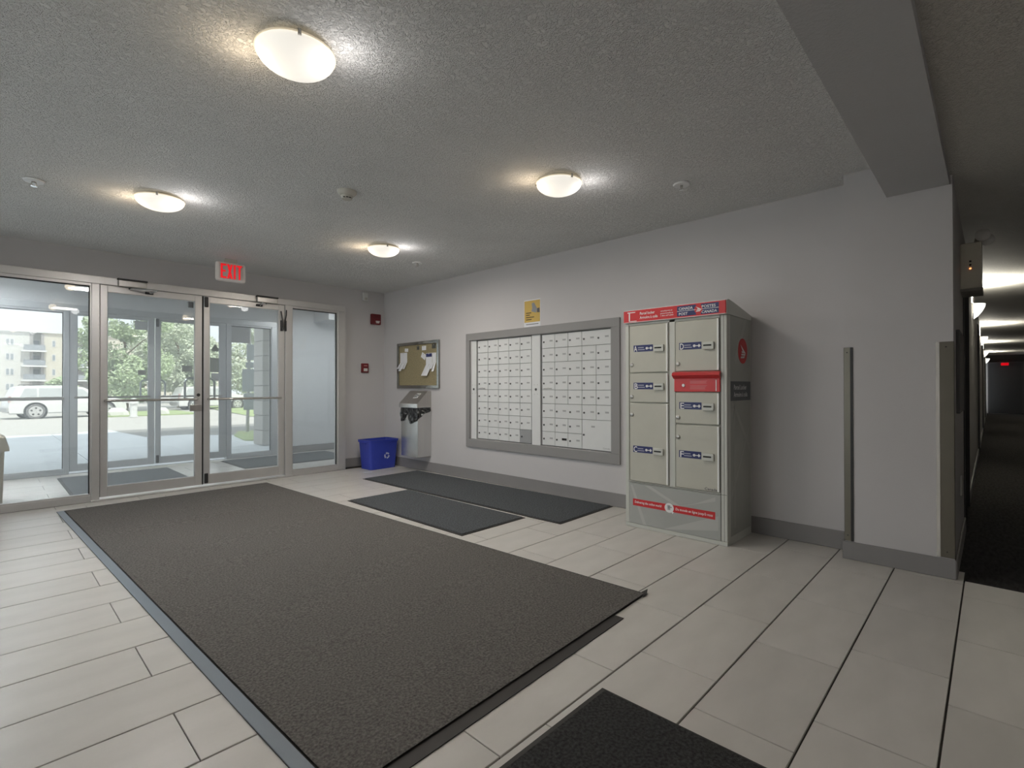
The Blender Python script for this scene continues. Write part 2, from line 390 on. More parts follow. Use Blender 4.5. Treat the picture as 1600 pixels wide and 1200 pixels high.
# lock guard, strike box, cable transfer
B((1.527, YF-.012, .845), (1.640, YF+.013, .912), .005).build('lock_guard', steel_m, d1)
MB().lathe((1.611, YF+.010, 1.02), [(.018, -.006), (.016, 0)], 12, 'y').build('lock_cylinder', dark_m, d1, True)
B((1.524, YF+.056, 1.975), (1.576, YF+.092, 2.04), .004).build('door_contact', dark_m, d1)
cb = MB(); cb.tube([(2.49, YF-.01, 2.03), (2.497, YF-.016, 1.97), (2.505, YF-.02, 1.90), (2.520, YF-.018, 1.80), (2.535, YF-.02, 1.90), (2.552, YF-.016, 1.99), (2.556, YF-.008, 2.05)], .007, 6)
cb.box((2.488, YF-.02, 1.79), (2.512, YF+.012, 1.92), .005); cb.box((2.536, YF-.02, 1.79), (2.556, YF+.001, 1.92), .005)
cb.build('cable_transfer', dark_m, d2, True)
def closer(door, x0, s):
    b = MB(); b.box((x0, YF-.045, 2.105), (x0+.235, YF-.001, 2.172), .008)
    o = b.build('door_closer', steel_m, door)
    MB().box((x0-.006, YF-.05, 2.172), (x0+.24, YF-.002, 2.186), .003).build('closer_cap', dark_m, o)
    MB().tube([(x0+.235*(.42), YF-.022, 2.088), (x0+.235*(.42), YF-.022, 2.11)], .014, 8).build('spindle', dark_m, o, True)
    a = MB(); a.tube([(x0+.10, YF-.026, 2.092), (x0+.10+s*.20, YF-.15, 2.085)], .011, 6); a.tube([(x0+.10+s*.20, YF-.15, 2.085), (x0+.10+s*.16, YF-.012, 2.075)], .010, 6)
    a.build('closer_arm', chrome_m, o, True)
    B((x0+.10+s*.16-.035, YF-.014, 2.062), (x0+.10+s*.16+.035, YF+.012, 2.085), .004).build('arm_bracket', dark_m, o)
closer(d1, .905, 1); closer(d2, 2.205, -.4)
# ================================================================== outer storefront and vestibule
Y2 = 8.5
sf2 = storefront(Y2, .11, ((.742, 1.641), (1.651, 2.553)), .690, (2.62, 3.228), 2.082, alu2_m, ('trim_3', 'window_3', 'window_4'), 3.384, .06, 2.165)
B((-.56, Y2-.03, .945), (.69, Y2-.005, .985), .006).build('guard_rail', steel_m, sf2)
d3 = door_leaf('door_3', .742, 1.641, Y2+.012, .03, 2.078, .815, 1.569, .115, 2.036, alu2_m, glass_o, False)
d4 = door_leaf('door_4', 1.651, 2.553, Y2+.012, .03, 2.078, 1.712, 2.463, .12, 2.04, alu2_m, glass_o, True)
wv = MB(); wv.box((-.75, Y2, 2.165), (5.1, Y2+.12, H)); wv.box((3.384, Y2, 0), (5.1, Y2+.12, 2.165)); wv.box((-.75, Y2, 0), (-.62, Y2+.12, 2.165))
wv.build('wall_vestibule_front', wall_v, kind='structure')
B((-.87, 6.5, 0), (-.75, Y2+.12, H)).build('wall_vestibule_left', wall_v, kind='structure')
B((4.98, 6.5, 0), (5.1, Y2, H)).build('wall_vestibule_right', wall_v, kind='structure')
B((XW+.12, 6.4, 0), (5.1, 6.5, H)).build('wall_vestibule_back', wall_v, kind='structure')
B((3.93, 7.95, 2.225), (4.98, Y2, H)).build('beam', wall_v, kind='structure')
B((3.384, Y2-.012, 0), (4.98, Y2, .112), .004).build('baseboard_vestibule', base_m, kind='structure')

# ================================================================== corridor
B((3.83, -1.52, -.12), (28.2, .62, -.002)).build('floor', hall_m, kind='structure')
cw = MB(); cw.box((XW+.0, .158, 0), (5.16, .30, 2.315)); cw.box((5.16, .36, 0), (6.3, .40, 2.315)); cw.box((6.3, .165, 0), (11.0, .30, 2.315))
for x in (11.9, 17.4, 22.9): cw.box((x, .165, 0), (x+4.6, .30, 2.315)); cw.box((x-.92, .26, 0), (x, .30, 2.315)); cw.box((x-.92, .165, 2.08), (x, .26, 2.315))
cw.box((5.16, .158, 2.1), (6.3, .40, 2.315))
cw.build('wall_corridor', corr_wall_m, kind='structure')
fr_m = mat('door frame dark', (.07, .07, .075), .5)
for i, x in enumerate((5.16, 10.98, 16.48, 21.98)):
    yb = .36 if i == 0 else .26
    wd = 1.14 if i == 0 else .92
    o = setting('door_%d' % (5+i))
    dl = MB(); dl.box((x+.06, yb-.03, .01), (x+wd-.06, yb, 2.04), .003); dl.build('door_leaf', mat('corridor door', (.10, .10, .105), .5), o)
    f = MB(); f.box((x, .15, 0), (x+.06, yb, 2.08)); f.box((x+wd-.06, .15, 0), (x+wd, yb, 2.08)); f.box((x+.06, .15, 2.04), (x+wd-.06, yb, 2.10)); f.build('door_frame', fr_m, o)
    MB().tube([(x+wd-.14, yb-.035, 1.0), (x+wd-.14, yb-.08, 1.0), (x+wd-.25, yb-.08, 1.0)], .01, 6).build('door_handle', steel_m, o, True)
bb = MB(); bb.box((6.3, .152, 0), (10.97, .164, .1)); 
for x in (11.91, 17.41, 22.91): bb.box((x, .152, 0), (min(x+4.55, 27.4), .164, .1))
bb.build('baseboard_corridor', mat('corridor baseboard', (.30, .30, .30), .4), kind='structure')
B((28.0, -1.52, 0), (28.2, .3, 2.315)).build('wall_corridor_end', corr_wall_m, kind='structure')
B((27.5, -1.52, 2.03), (28.0, .164, 2.315)).build('beam', mat('corridor bulkhead', (.05, .05, .05), .6), kind='structure')
o = setting('door_9')
dl = MB(); dl.box((27.95, -.85, .01), (27.99, .06, 1.98)); dl.build('door_leaf', mat('end door', (.055, .057, .062), .45), o)
f = MB(); f.box((27.94, -.91, 0), (28, -.85, 2.03)); f.box((27.94, .06, 0), (28, .12, 2.03)); f.box((27.94, -.85, 1.98), (28, .06, 2.03)); f.build('door_frame', fr_m, o)

# ================================================================== exterior ground and own facade
pave = setting('pavement')
B((-9, 8.62, -.16), (8.2, 16.9, -.05)).build('pavement_bed', mortar_m, pave)
B((-9, -40, -.16), (-1.76, 8.62, -.03)).build('bounce_ground', concrete_m, pave)  # unseen pale ground added to bounce sunlight in through the left windows
def slab(poly): MB().prism([(x, y, -.05) for x, y in poly], (0, 0, .03)).build('slab', concrete_m, pave)
ys = [8.63, 10.2, 11.75, 13.3]
for a, b in zip(ys, ys[1:]):
    for x in (-8.9, -6.4, -3.9, -1.4, 1.1):
        slab([(x, a), (x+2.49, a), (x+2.49, b-.01), (x, b-.01)])
    slab([(3.6, a), (min(6.1, 5.0), a), (5.0, min(b, 12.2)-.01), (3.6, b-.01)]) if a < 12 else None
for x in (-8.9, -6.4, -3.9, -1.4): slab([(x, 13.3), (x+2.49, 13.3), (x+2.49, 16.4), (x, 16.6)])
slab([(1.1, 13.3), (2.5, 13.3), (2.5, 13.85), (2.25, 16.9), (1.1, 16.3)]); slab([(2.51, 13.3), (3.59, 13.3), (3.45, 13.85), (2.51, 13.85)])
lot = MB(); lot.add([(-60, 13, -.052), (60, 13, -.052), (60, 26, -.35), (-60, 26, -.35), (60, 45, -.45), (-60, 45, -.45), (60, 140, -.6), (-60, 140, -.6), (60, 8.7, -.06), (5.1, 8.7, -.06), (5.1, 13, -.06), (-60, -40, -.052), (-9, -40, -.052), (-9, 13, -.052)],
        [(0, 1, 2, 3), (3, 2, 4, 5), (5, 4, 6, 7), (9, 8, 1, 10), (11, 12, 13, 0)])
lot.build('road', asphalt_m, kind='structure')
lw = MB(); lw.prism([(3.75, 11.3, -.045), (4.9, 10.2, -.045), (9, 10.2, -.045), (9, 13.6, -.045), (4.35, 13.6, -.045), (3.95, 12.6, -.045)], (0, 0, .05))
lw.build('lawn', lawn_m, kind='structure')
lw = MB(); lw.add([(9, 26, -.33), (60, 24, -.33), (60, 60, -.1), (15, 60, -.3), (11.5, 44, -.38)], [(0, 1, 2, 3, 4)])
lw.prism([(3.9, 31.6, -.42), (8.2, 31.6, -.42), (8.2, 36.8, -.42), (5.6, 36.8, -.42), (5.4, 33.2, -.42), (3.9, 33.0, -.42)], (0, 0, .1))
lw.build('lawn', lawn_m, kind='structure')
up = MB(); up.box((-1.74, Y2+.12, H+.12), (30, Y2+.3, 12.2)); up.box((-1.74, Y2+.12, -.2), (-.75, Y2+.3, H+.12)); up.box((-1.74, -20, 2.6), (-1.6, Y2+.12, 12.2)); up.box((-1.74, YW+.1, -.2), (-1.6, Y2+.12, 2.6)); up.box((5.1, Y2+.12, -.2), (30, Y2+.3, H+.12)); up.box((-.75, Y2+.12, 2.17), (5.1, Y2+.2, H+.12))
up.build('wall_exterior', facade_m, kind='structure')
B((-1.74, -20, 12.0), (30, Y2+.12, 12.2)).build('roof', facade_m, kind='structure')

# ================================================================== THINGS
# --- ceiling lights
def ceiling_light(x, y, label, power, warm, r=.148, H=H):
    o = thing('ceiling_light', label, 'ceiling light', (x, y, H), 0, 'domed ceiling lights')
    MB().lathe((x, y, H), [(.0, 0), (.12, 0), (.12, -.018), (.0, -.018)], 32).build('base_pan', white2_m, o, True)
    dm = MB(); prof = []
    for i in range(11):
        a = i/10*PI/2
        prof.append((r*math.cos(a)*1.0 if i < 10 else .001, -.026-.068*math.sin(a)**1.1))
    dm.lathe((x, y, H), [(r-.002, -.020), (r, -.024)]+prof[1:], 40).build('glass_dish', dome_m, o, True)
    MB().lathe((x, y, H), [(r-.014, -.0185), (r+.004, -.0185), (r+.004, -.0245), (r-.014, -.0235)], 40).build('dish_rim', dome_e, o, True)
    for k in range(3):
        a = k*2*PI/3+2.3
        MB().tube([(x+(r+.001)*math.cos(a), y+(r+.001)*math.sin(a), H-.012), (x+(r+.001)*math.cos(a), y+(r+.001)*math.sin(a), H-.034)], .007, 8).build('clip', steel_m, o, True)
    ld = bpy.data.lights.new('lamp', 'AREA'); ld.shape = 'DISK'; ld.size = .3; ld.energy = power; ld.color = warm
    lo = bpy.data.objects.new('lamp', ld); C.objects.link(lo); lo.location = (0, 0, -.112); lo.parent = o
    # point lights added below and beside the dish to brighten the ceiling
    pd = bpy.data.lights.new('ceiling_wash', 'POINT'); pd.energy = .06*min(power, 10)+.30; pd.shadow_soft_size = .05; pd.color = (1, .90, .76)
    for sx, cc in ((-1, (1, .80, .56)), (1, (1, .96, .94))):
        p2 = pd.copy(); p2.color = cc
        po = bpy.data.objects.new('ceiling_wash', p2); C.objects.link(po); po.parent = o
        po.location = (sx*.72*(r+.05), -sx*.69*(r+.045), -.12)
    return o
WARM = (1, .93, .84)
ceiling_light(.86, 2.02, 'large domed frosted glass ceiling light nearest the camera', LAMP['near'], WARM)
ceiling_light(.86, 4.30, 'domed ceiling light in front of the glass doors, near the round sprinkler', LAMP['door'], (1, .97, .95))
ceiling_light(2.61, 2.06, 'domed ceiling light between the smoke detector and the parcel locker', LAMP['mid'], WARM)
ceiling_light(2.67, 4.27, 'domed ceiling light by the corner, between EXIT sign and cork board', LAMP['door'], WARM)
ceiling_light(-.36, 7.4, 'added unseen domed ceiling light in the vestibule above the beige litter bin', LAMP['vest'], (.93, .97, 1))  # unseen lamp added to brighten the vestibule
ceiling_light(3.80, 7.3, 'added unseen domed ceiling light in the vestibule behind the plain sidelight', LAMP['vest']*.26, (.93, .97, 1))  # second unseen lamp, added for the far end of the vestibule

ceiling_light(.5, -.8, 'added unseen domed ceiling light on the corridor ceiling behind the camera', 3.5, WARM, H=2.315)  # unseen lamp added to lighten the column, locker side and emergency box
# --- smoke detector, sprinklers
o = thing('smoke_detector', 'off-white cone smoke detector on the stippled ceiling', 'smoke detector', (1.733, 3.238, H))
MB().lathe((1.733, 3.238, H), [(.001, 0), (.066, 0), (.064, -.014), (.050, -.030), (.044, -.033)], 28).build('base', white2_m, o, True)
MB().lathe((1.733, 3.238, H), [(.043, -.033), (.036, -.047), (.034, -.055), (.001, -.056)], 24).build('cap', white2_m, o, True)
sl = MB()
for a in (3.7, 4.25, 4.8):
    c, s = math.cos(a), math.sin(a); sl.box((1.733+.036*c-.007, 3.238+.036*s-.005, H-.053), (1.733+.036*c+.007, 3.238+.036*s+.003, H-.049))
sl.build('sensor_slot', gap_m, o)
def sprinkler(x, y, label):
    o = thing('sprinkler_head', label, 'sprinkler', (x, y, H), 0, 'ceiling sprinklers')
    MB().lathe((x, y, H), [(.030, -.001), (.052, -.001), (.056, -.006), (.050, -.013), (.032, -.012)], 24).build('escutcheon', mat('sprinkler white', (.9, .9, .9), .35), o, True)
    MB().lathe((x, y, H), [(.001, 0), (.031, 0), (.031, -.004), (.001, -.004)], 20).build('recess_shade', gap_m, o, True)  # dark disc stands in for the shade inside the ring
    b = MB(); b.tube([(x, y, H), (x, y, H-.022)], .009, 8)
    for s in (-1, 1): b.tube([(x+s*.009, y, H-.012), (x+s*.013, y, H-.028), (x, y, H-.042)], .003, 5)
    b.build('frame_arms', steel_m, o, True)
    MB().lathe((x, y, H-.043), [(.001, .001), (.018, .001), (.017, -.001), (.001, -.001)], 16).build('deflector', chrome_m, o, True)
sprinkler(.216, 4.532, 'white ringed sprinkler head in the ceiling near the sidelight')
sprinkler(3.223, 1.50, 'sprinkler head in the ceiling above the parcel locker')
sprinkler(3.257, 4.537, 'tiny sprinkler head in the ceiling by the far corner')

# --- EXIT sign
o = thing('exit_sign', 'white sign with red EXIT lettering hung from the ceiling before the doors', 'exit sign', (1.80, 5.86, H))
B((1.657, 5.83, 2.225), (1.945, 5.895, 2.425), .022).build('housing', exit_w, o)
B((1.74, 5.845, 2.425), (1.86, 5.88, H), .004).build('canopy', white2_m, o)
B((1.685, 5.8275, 2.245), (1.917, 5.8305, 2.408), .001).build('face', mat('exit face', (.60, .58, .55), .4), o)
lt = MB(); yf = 5.823
def st(x0, z0, x1, z1): lt.box((x0, yf, z0), (x1, yf+.004, z1))
zb, ztp, sw = 2.252, 2.402, .016
x = 1.697; st(x, zb, x+sw, ztp); st(x+sw, zb, x+.052, zb+.018); st(x+sw, ztp-.018, x+.052, ztp); st(x+sw, (zb+ztp)/2-.008, x+.046, (zb+ztp)/2+.01)
x = 1.757
for (xa, xb) in ((x, x+.036), (x+.036, x)):
    lt.prism([(xa, yf-(.001 if xa == x else 0), ztp), (xa+.017, yf-(.001 if xa == x else 0), ztp), (xb+.017, yf-(.001 if xa == x else 0), zb), (xb, yf-(.001 if xa == x else 0), zb)], (0, .004, 0))
x = 1.822; st(x, zb, x+sw, ztp)
x = 1.851; st(x, ztp-.016, x+.050, ztp); st(x+.018, zb, x+.018+sw, ztp-.018)
lt.build('lettering', exit_m, o)

# --- door wall devices
o = thing('wall_sensor', 'small white box high on the wall near the corner', 'sensor', (3.69, YW, 2.37))
B((3.653, YW-.045, 2.315), (3.727, YW, 2.43), .008).build('housing', white_m, o); B((3.668, YW-.049, 2.325), (3.712, YW-.045, 2.36), .002).build('lens', white2_m, o)
o = thing('fire_strobe', 'dark red fire alarm horn with clear strobe on the door wall', 'fire alarm', (3.86, YW, 2.07))
B((3.78, YW-.05, 1.995), (3.93, YW, 2.145), .01).build('housing', red_m, o)
MB().prism([(3.835, YW-.052, 2.045), (3.895, YW-.052, 2.045), (3.882, YW-.052, 2.012), (3.848, YW-.052, 2.012)], (0, -.022, 0)).build('strobe_lens', mat('strobe lens', (.75, .68, .66), .2), o)
gr = MB()
for k in range(4): gr.box((3.80, YW-.053, 2.085+.012*k), (3.91, YW-.05, 2.090+.012*k))
gr.build('horn_grille', mat('horn grille', (.08, .008, .01), .5), o)
o = thing('pull_station', 'small red fire pull station on the wall below the strobe', 'fire alarm', (3.685, YW, 1.37))
B((3.635, YW-.04, 1.305), (3.735, YW, 1.435), .006).build('housing', red_m, o)
B((3.655, YW-.046, 1.325), (3.715, YW-.04, 1.365), .002).build('pull_bar', white_m, o)
B((3.66, YW-.043, 1.395), (3.71, YW-.04, 1.41)).build('printed_band', mat('faded red print', (.5, .25, .25), .5), o)

# --- cork board and papers on it
XB = XW-.001
o = thing('cork_board', 'cork board in a dark polished frame on the wall above the steel bin', 'notice board', (XB, 5.56, 1.39))
y0, y1, z0, z1 = 5.093, 6.03, 1.083, 1.708; fw = .042
B((XB-.014, y0+fw, z0+fw), (XB, y1-fw, z1-fw)).build('cork_panel', cork_m, o)
f = MB(); f.box((XB-.03, y0, z0), (XB, y0+fw, z1), .005); f.box((XB-.03, y1-fw, z0), (XB, y1, z1), .005); f.box((XB-.03, y0+fw, z0), (XB, y1-fw, z0+fw), .005); f.box((XB-.03, y0+fw, z1-fw), (XB, y1-fw, z1), .005)
f.build('frame', boardframe_m, o)
xp = XB-.0142
def sheet(name, ya, yb, za, zb2, label, mt=paper_m, tilt=0, strips=None, curl=0, cat='paper', band=None):
    o = thing(name, label, cat, (xp, (ya+yb)/2, zb2))
    if tilt: pass
    cy, cz = (ya+yb)/2, (za+zb2)/2
    rot = lambda p: (p[0], cy+(p[1]-cy)*math.cos(tilt)-(p[2]-cz)*math.sin(tilt), cz+(p[1]-cy)*math.sin(tilt)+(p[2]-cz)*math.cos(tilt))
    b = MB(); b.prism([rot(p) for p in ((xp, ya, za), (xp, yb, za), (xp, yb, zb2), (xp, ya, zb2))], (-.0012, 0, 0)); b.build('sheet', mt, o)
    if strips:
        n, ln, fan = strips; wv_ = (yb-ya)/n
        for k in range(n):
            ya2 = ya+k*wv_+.004; dy = fan*(1+.3*random.random()); l2 = ln*(.8+.4*random.random())
            pts = [(xp, ya2, za), (xp, ya2+wv_-.008, za), (xp-.03-.02*random.random(), ya2+wv_-.008+dy, za-l2), (xp-.03, ya2+dy, za-l2)]
            MB().prism(pts, (-.001, 0, 0)).build('tear_strip', mt, o)
    if band: B((xp-.0022, ya+.005, zb2-.05), (xp-.0012, yb-.005, zb2-.005)).build('printed_band', band, o)
    MB().lathe((xp-.0015, cy, zb2-.012), [(.006, 0), (.005, -.006), (.001, -.007)], 8, 'x').build('pin', red_m if mt is paper_d else steel_m, o)
sheet('flyer', 5.80, 5.965, 1.44, 1.575, 'white tear-off flyer with fanned strips, on the board side by the corner', strips=(4, .10, .02))
sheet('card', 5.775, 5.855, 1.585, 1.63, 'small white card above the tear-off flyer on the cork board', tilt=.08)
sheet('card', 5.52, 5.575, 1.60, 1.652, 'small dark card at the middle top of the cork board', card_m)
sheet('card', 5.372, 5.462, 1.587, 1.645, 'white square card between two dark cards atop the cork board')
sheet('card', 5.165, 5.245, 1.60, 1.66, 'dark square card in the top corner of the cork board, towards the mailboxes', card_m)
sheet('note', 5.375, 5.475, 1.475, 1.545, 'tilted white note beside the blue-headed flyer', tilt=.5)
sheet('flyer', 5.24, 5.375, 1.40, 1.545, 'white flyer with a blue heading and long curled strip', band=lblue_m, strips=(2, .14, .06))
sheet('flyer', 5.16, 5.235, 1.42, 1.545, 'narrow white flyer by the board frame with one hanging strip', strips=(2, .10, .012))

# --- steel waste bin on the wall
o = thing('wall_waste_bin', 'brushed steel wall bin with slanted lid and black bag under the cork board', 'bin', (XW, 5.46, .2))
ya, yb = 5.285, 5.655; xf = 3.80
B((xf, ya, .20), (XW-.0005, yb, .845), .004).build('body', mat('bin steel', (.66, .66, .65), .24, .9, var=.04, vscale=20, stretch=(1, 1, .06)), o)
MB().prism([(xf-.012, ya-.004, .84), (xf-.012, ya-.004, .888), (XW-.05, ya-.004, 1.052), (XW-.001, ya-.004, 1.052), (XW-.001, ya-.004, .845)], (0, yb-ya+.03, 0)).build('lid', steel_m, o)
B((xf-.017, ya-.006, .834), (xf-.0115, yb+.028, .887), .002).build('lip', steel_b, o)
sx = (XW-.05)-(xf-.012); sz = 1.052-.888; L = math.hypot(sx, sz); nx, nz = -sz/L, sx/L
pt = lambda u, y: (xf-.012+sx*u+nx*.001, y, .888+sz*u+nz*.001)
MB().prism([pt(.40, 5.385), pt(.40, 5.475), pt(.80, 5.475), pt(.80, 5.385)], (nx*.001, 0, nz*.001)).build('sticker', lwhite_m, o)
b = MB()
for u0, u1, a, c in ((.47, .73, 5.395, 5.41), (.47, .73, 5.45, 5.465), (.5, .58, 5.415, 5.445), (.63, .71, 5.415, 5.445)):
    b.prism([(p[0]+nx*.0012, p[1], p[2]+nz*.0012) for p in (pt(u0, a), pt(u0, c), pt(u1, c), pt(u1, a))], (nx*.0005, 0, nz*.0005))
b.build('sticker_print', ink_m, o)
path = []
N1, N2 = 34, 22
for i in range(N1+1):
    t = i/N1; path.append((xf, yb-(yb-ya)*t, -1, 0, t))
for i in range(1, N2+1):
    t = i/N2; path.append((xf+(XW-.012-xf)*t, ya, 0, -1, 1+t))
def hem(t):
    ks = [(0, .655), (.12, .655), (.25, .69), (.36, .745), (.48, .74), (.55, .66), (.62, .625), (.75, .65), (.95, .67), (1.1, .70), (1.4, .755), (1.7, .77), (2, .79)]
    for (a, za), (b2, zb3) in zip(ks, ks[1:]):
        if t <= b2: return za+(zb3-za)*(t-a)/(b2-a)
    return .79
NV = 12; vs = []; fs = []
random.seed(3)
for i, (px, py, nx2, ny2, t) in enumerate(path):
    for j in range(NV+1):
        u = j/NV; z = .836+(hem(t)-.836)*u
        fold = .008+.007*math.sin(i*1.7+u*5+2*math.sin(i*.6))+.006*math.sin(i*.9-u*9)+random.uniform(-.002, .002)
        d = .004+max(.0, fold)*(.35+u*.9)
        vs.append((px+nx2*d, py+ny2*d, z+random.uniform(-.004, .004)*u))
for i in range(len(path)-1):
    for j in range(NV): fs.append((i*(NV+1)+j, (i+1)*(NV+1)+j, (i+1)*(NV+1)+j+1, i*(NV+1)+j+1))
MB().add(vs, fs).build('bin_bag', bag_m, o, True)

# --- blue recycling box
rz = math.radians(2)
o = thing('recycling_box', 'blue plastic recycling box on the floor in the corner', 'recycling bin', (3.715, 6.075, 0), rz)
w0, d0, w1, d1_, hh = .195, .125, .228, .148, .395
def ring(w, d, z, r=.03):
    out = []
    for (cx, cy, a0) in ((w-r, d-r, 0), (-w+r, d-r, PI/2), (-w+r, -d+r, PI), (w-r, -d+r, 1.5*PI)):
        for k in range(5): a = a0+k*PI/8; out.append((cx+r*math.cos(a), cy+r*math.sin(a), z))
    return out
def loft(rings, close_bottom=True, top=None):
    b = MB(); n = len(rings[0]); vs = [p for rg in rings for p in rg]; fs = []
    for i in range(len(rings)-1):
        for k in range(n): fs.append((i*n+k, i*n+(k+1) % n, (i+1)*n+(k+1) % n, (i+1)*n+k))
    if close_bottom: fs.append(tuple(range(n)))
    if top: fs.append(tuple(range((len(rings)-1)*n, len(rings)*n)))
    return b.add(vs, fs)
loft([ring(w0, d0, .001), ring(w1-.006, d1_-.006, hh-.035), ring(w1+.004, d1_+.004, hh-.033), ring(w1+.006, d1_+.006, hh), ring(w1-.008, d1_-.008, hh), ring(w0-.006, d0-.006, .012)], True, True).build('box_body', blue_m, o, True, True)
for s_ in (-1, 1): B((s_*w1, -.06, hh-.05), (s_*(w1+.012), .06, hh-.034), .004).build('handle_lip', blue_m, o, False, True)
rec = MB()
slope = (d1_-d0)/hh
for k in range(3):
    a0 = k*2*PI/3+.5
    rp = lambda rr, a: (.042+rr*math.cos(a), -(d0+slope*(.175+rr*math.sin(a)))-.0035, .175+rr*math.sin(a))
    pts = [rp(.042, a0+q*.18) for q in range(8)]+[rp(.022, a0+(7-q)*.18) for q in range(8)]
    n = len(pts)
    for q in range(7): rec.prism([pts[q], pts[q+1], pts[n-2-q], pts[n-1-q]], (0, -.001, 0))
    rec.prism([rp(.052, a0+1.3), rp(.032, a0+1.75), rp(.012, a0+1.3)], (0, -.001, 0))
rec.build('recycling_symbol', blue_l, o, False, True)
sc_ = MB(); sc_.prism([(3.34, 5.84, .0005), (3.46, 5.80, .0005), (3.475, 5.855, .0005), (3.40, 5.885, .0005)], (0, 0, .0015)); sc_.prism([(3.37, 5.83, .002), (3.42, 5.815, .012), (3.43, 5.85, .004)], (0, 0, .001))
tag(base_at(sc_.build('paper_scrap', paper_m), (3.4, 5.84, 0)), 'crumpled white paper scrap on the floor beside the blue box', 'paper')

# --- floor mats
def floor_mat(name, label, bl, br_dir_deg, wd, ln, mt, border=.022, edge=rubber_m, th=.010, group=None, cut=None):
    a = math.radians(br_dir_deg)
    o = thing(name, label, 'mat', (bl[0], bl[1], 0), a, group)
    b = MB()
    if cut is None: b.box((0, 0, .0005), (wd, ln, .004))
    else: b.prism([(0, 0, .0005), (wd-cut, 0, .0005), (wd-cut, border, .0005), (wd, border, .0005), (wd, ln, .0005), (0, ln, .0005)], (0, 0, .0035))
    b.build('rubber_backing', edge, o, False, True)
    n = 40; m2 = max(4, int(ln/wd*n)); vs = []; fs = []
    p = MB(); p.box((border, border, .004), (wd-border*.4, ln-border*.6, th-.0015 if cut else th), .003)
    if cut:
        nx_, ny_ = 36, 150; x0, x1, y0, y1 = border+.002, wd-border*.4-.002, border+.002, ln-border*.6-.002; vs = []; fs = []
        for j in range(ny_+1):
            for i in range(nx_+1):
                u, v = i/nx_, j/ny_; y = y0+(y1-y0)*v
                ed = min(1, 8*min(u, 1-u, v*2.5, (1-v)*2.5))
                z = th-.001+ed*(.0016*math.sin(y*7.3+.7*math.sin(u*5))*math.sin(y*1.9+u*2+1)+.0013*math.sin(y*15+2.2*math.sin(u*3+y)))
                vs.append((x0+(x1-x0)*u, y, z))
        for j in range(ny_):
            for i in range(nx_): a0 = j*(nx_+1)+i; fs.append((a0, a0+1, a0+nx_+2, a0+nx_+1))
        q = MB().add(vs, fs).build('carpet_pile', mt, o, True, True)
    else: p.build('carpet_pile', mt, o, False, True)
    return o
bm_ = floor_mat('entrance_mat', 'huge grey-brown ribbed walk-off carpet runner leading to the doors', (.620, 1.215), 2.2, 1.81, 4.78, mat_m, .05, rubber_m, .012, cut=.33)
lb = MB(); lb.box((0, .01, .004), (.047, 4.77, .007), .001); lb.build('lit_edge_strip', rubber_lit, bm_, False, True)['label'] = 'rubber strip along the long edge, coloured light grey as if lit'  # light falling on this border is put into its colour
cu = MB(); cu.prism([(1.76, .040, .004), (1.805, .075, .005), (1.845, .058, .014), (1.80, .040, .008)], (0, 0, .003)); cu.build('curled_corner', rubber_m, bm_, False, True)
wr_ = MB()
floor_mat('floor_mat', 'long charcoal mat along the mailbox wall', (3.185, 2.505), 1.2, .80, 2.95, mat2_m, group='charcoal mats below the mailboxes')
floor_mat('floor_mat', 'shorter charcoal mat beside the big runner, overlapping the tiles', (2.435, 2.838), .4, .70, 1.68, mat2_m, group='charcoal mats below the mailboxes')
floor_mat('floor_mat', 'black mat on the tiles at the bottom, nearest the camera', (.64, .43), 0, .92, .605, mat3_m, .03)
floor_mat('floor_mat', 'grey mat in the vestibule behind the first glass door', (.60, 6.76), 0, 1.13, 1.42, vmat_m, group='grey vestibule mats')
floor_mat('floor_mat', 'grey mat in the vestibule behind the plain sidelight', (2.42, 7.30), 0, 1.62, 1.02, vmat_m, group='grey vestibule mats')

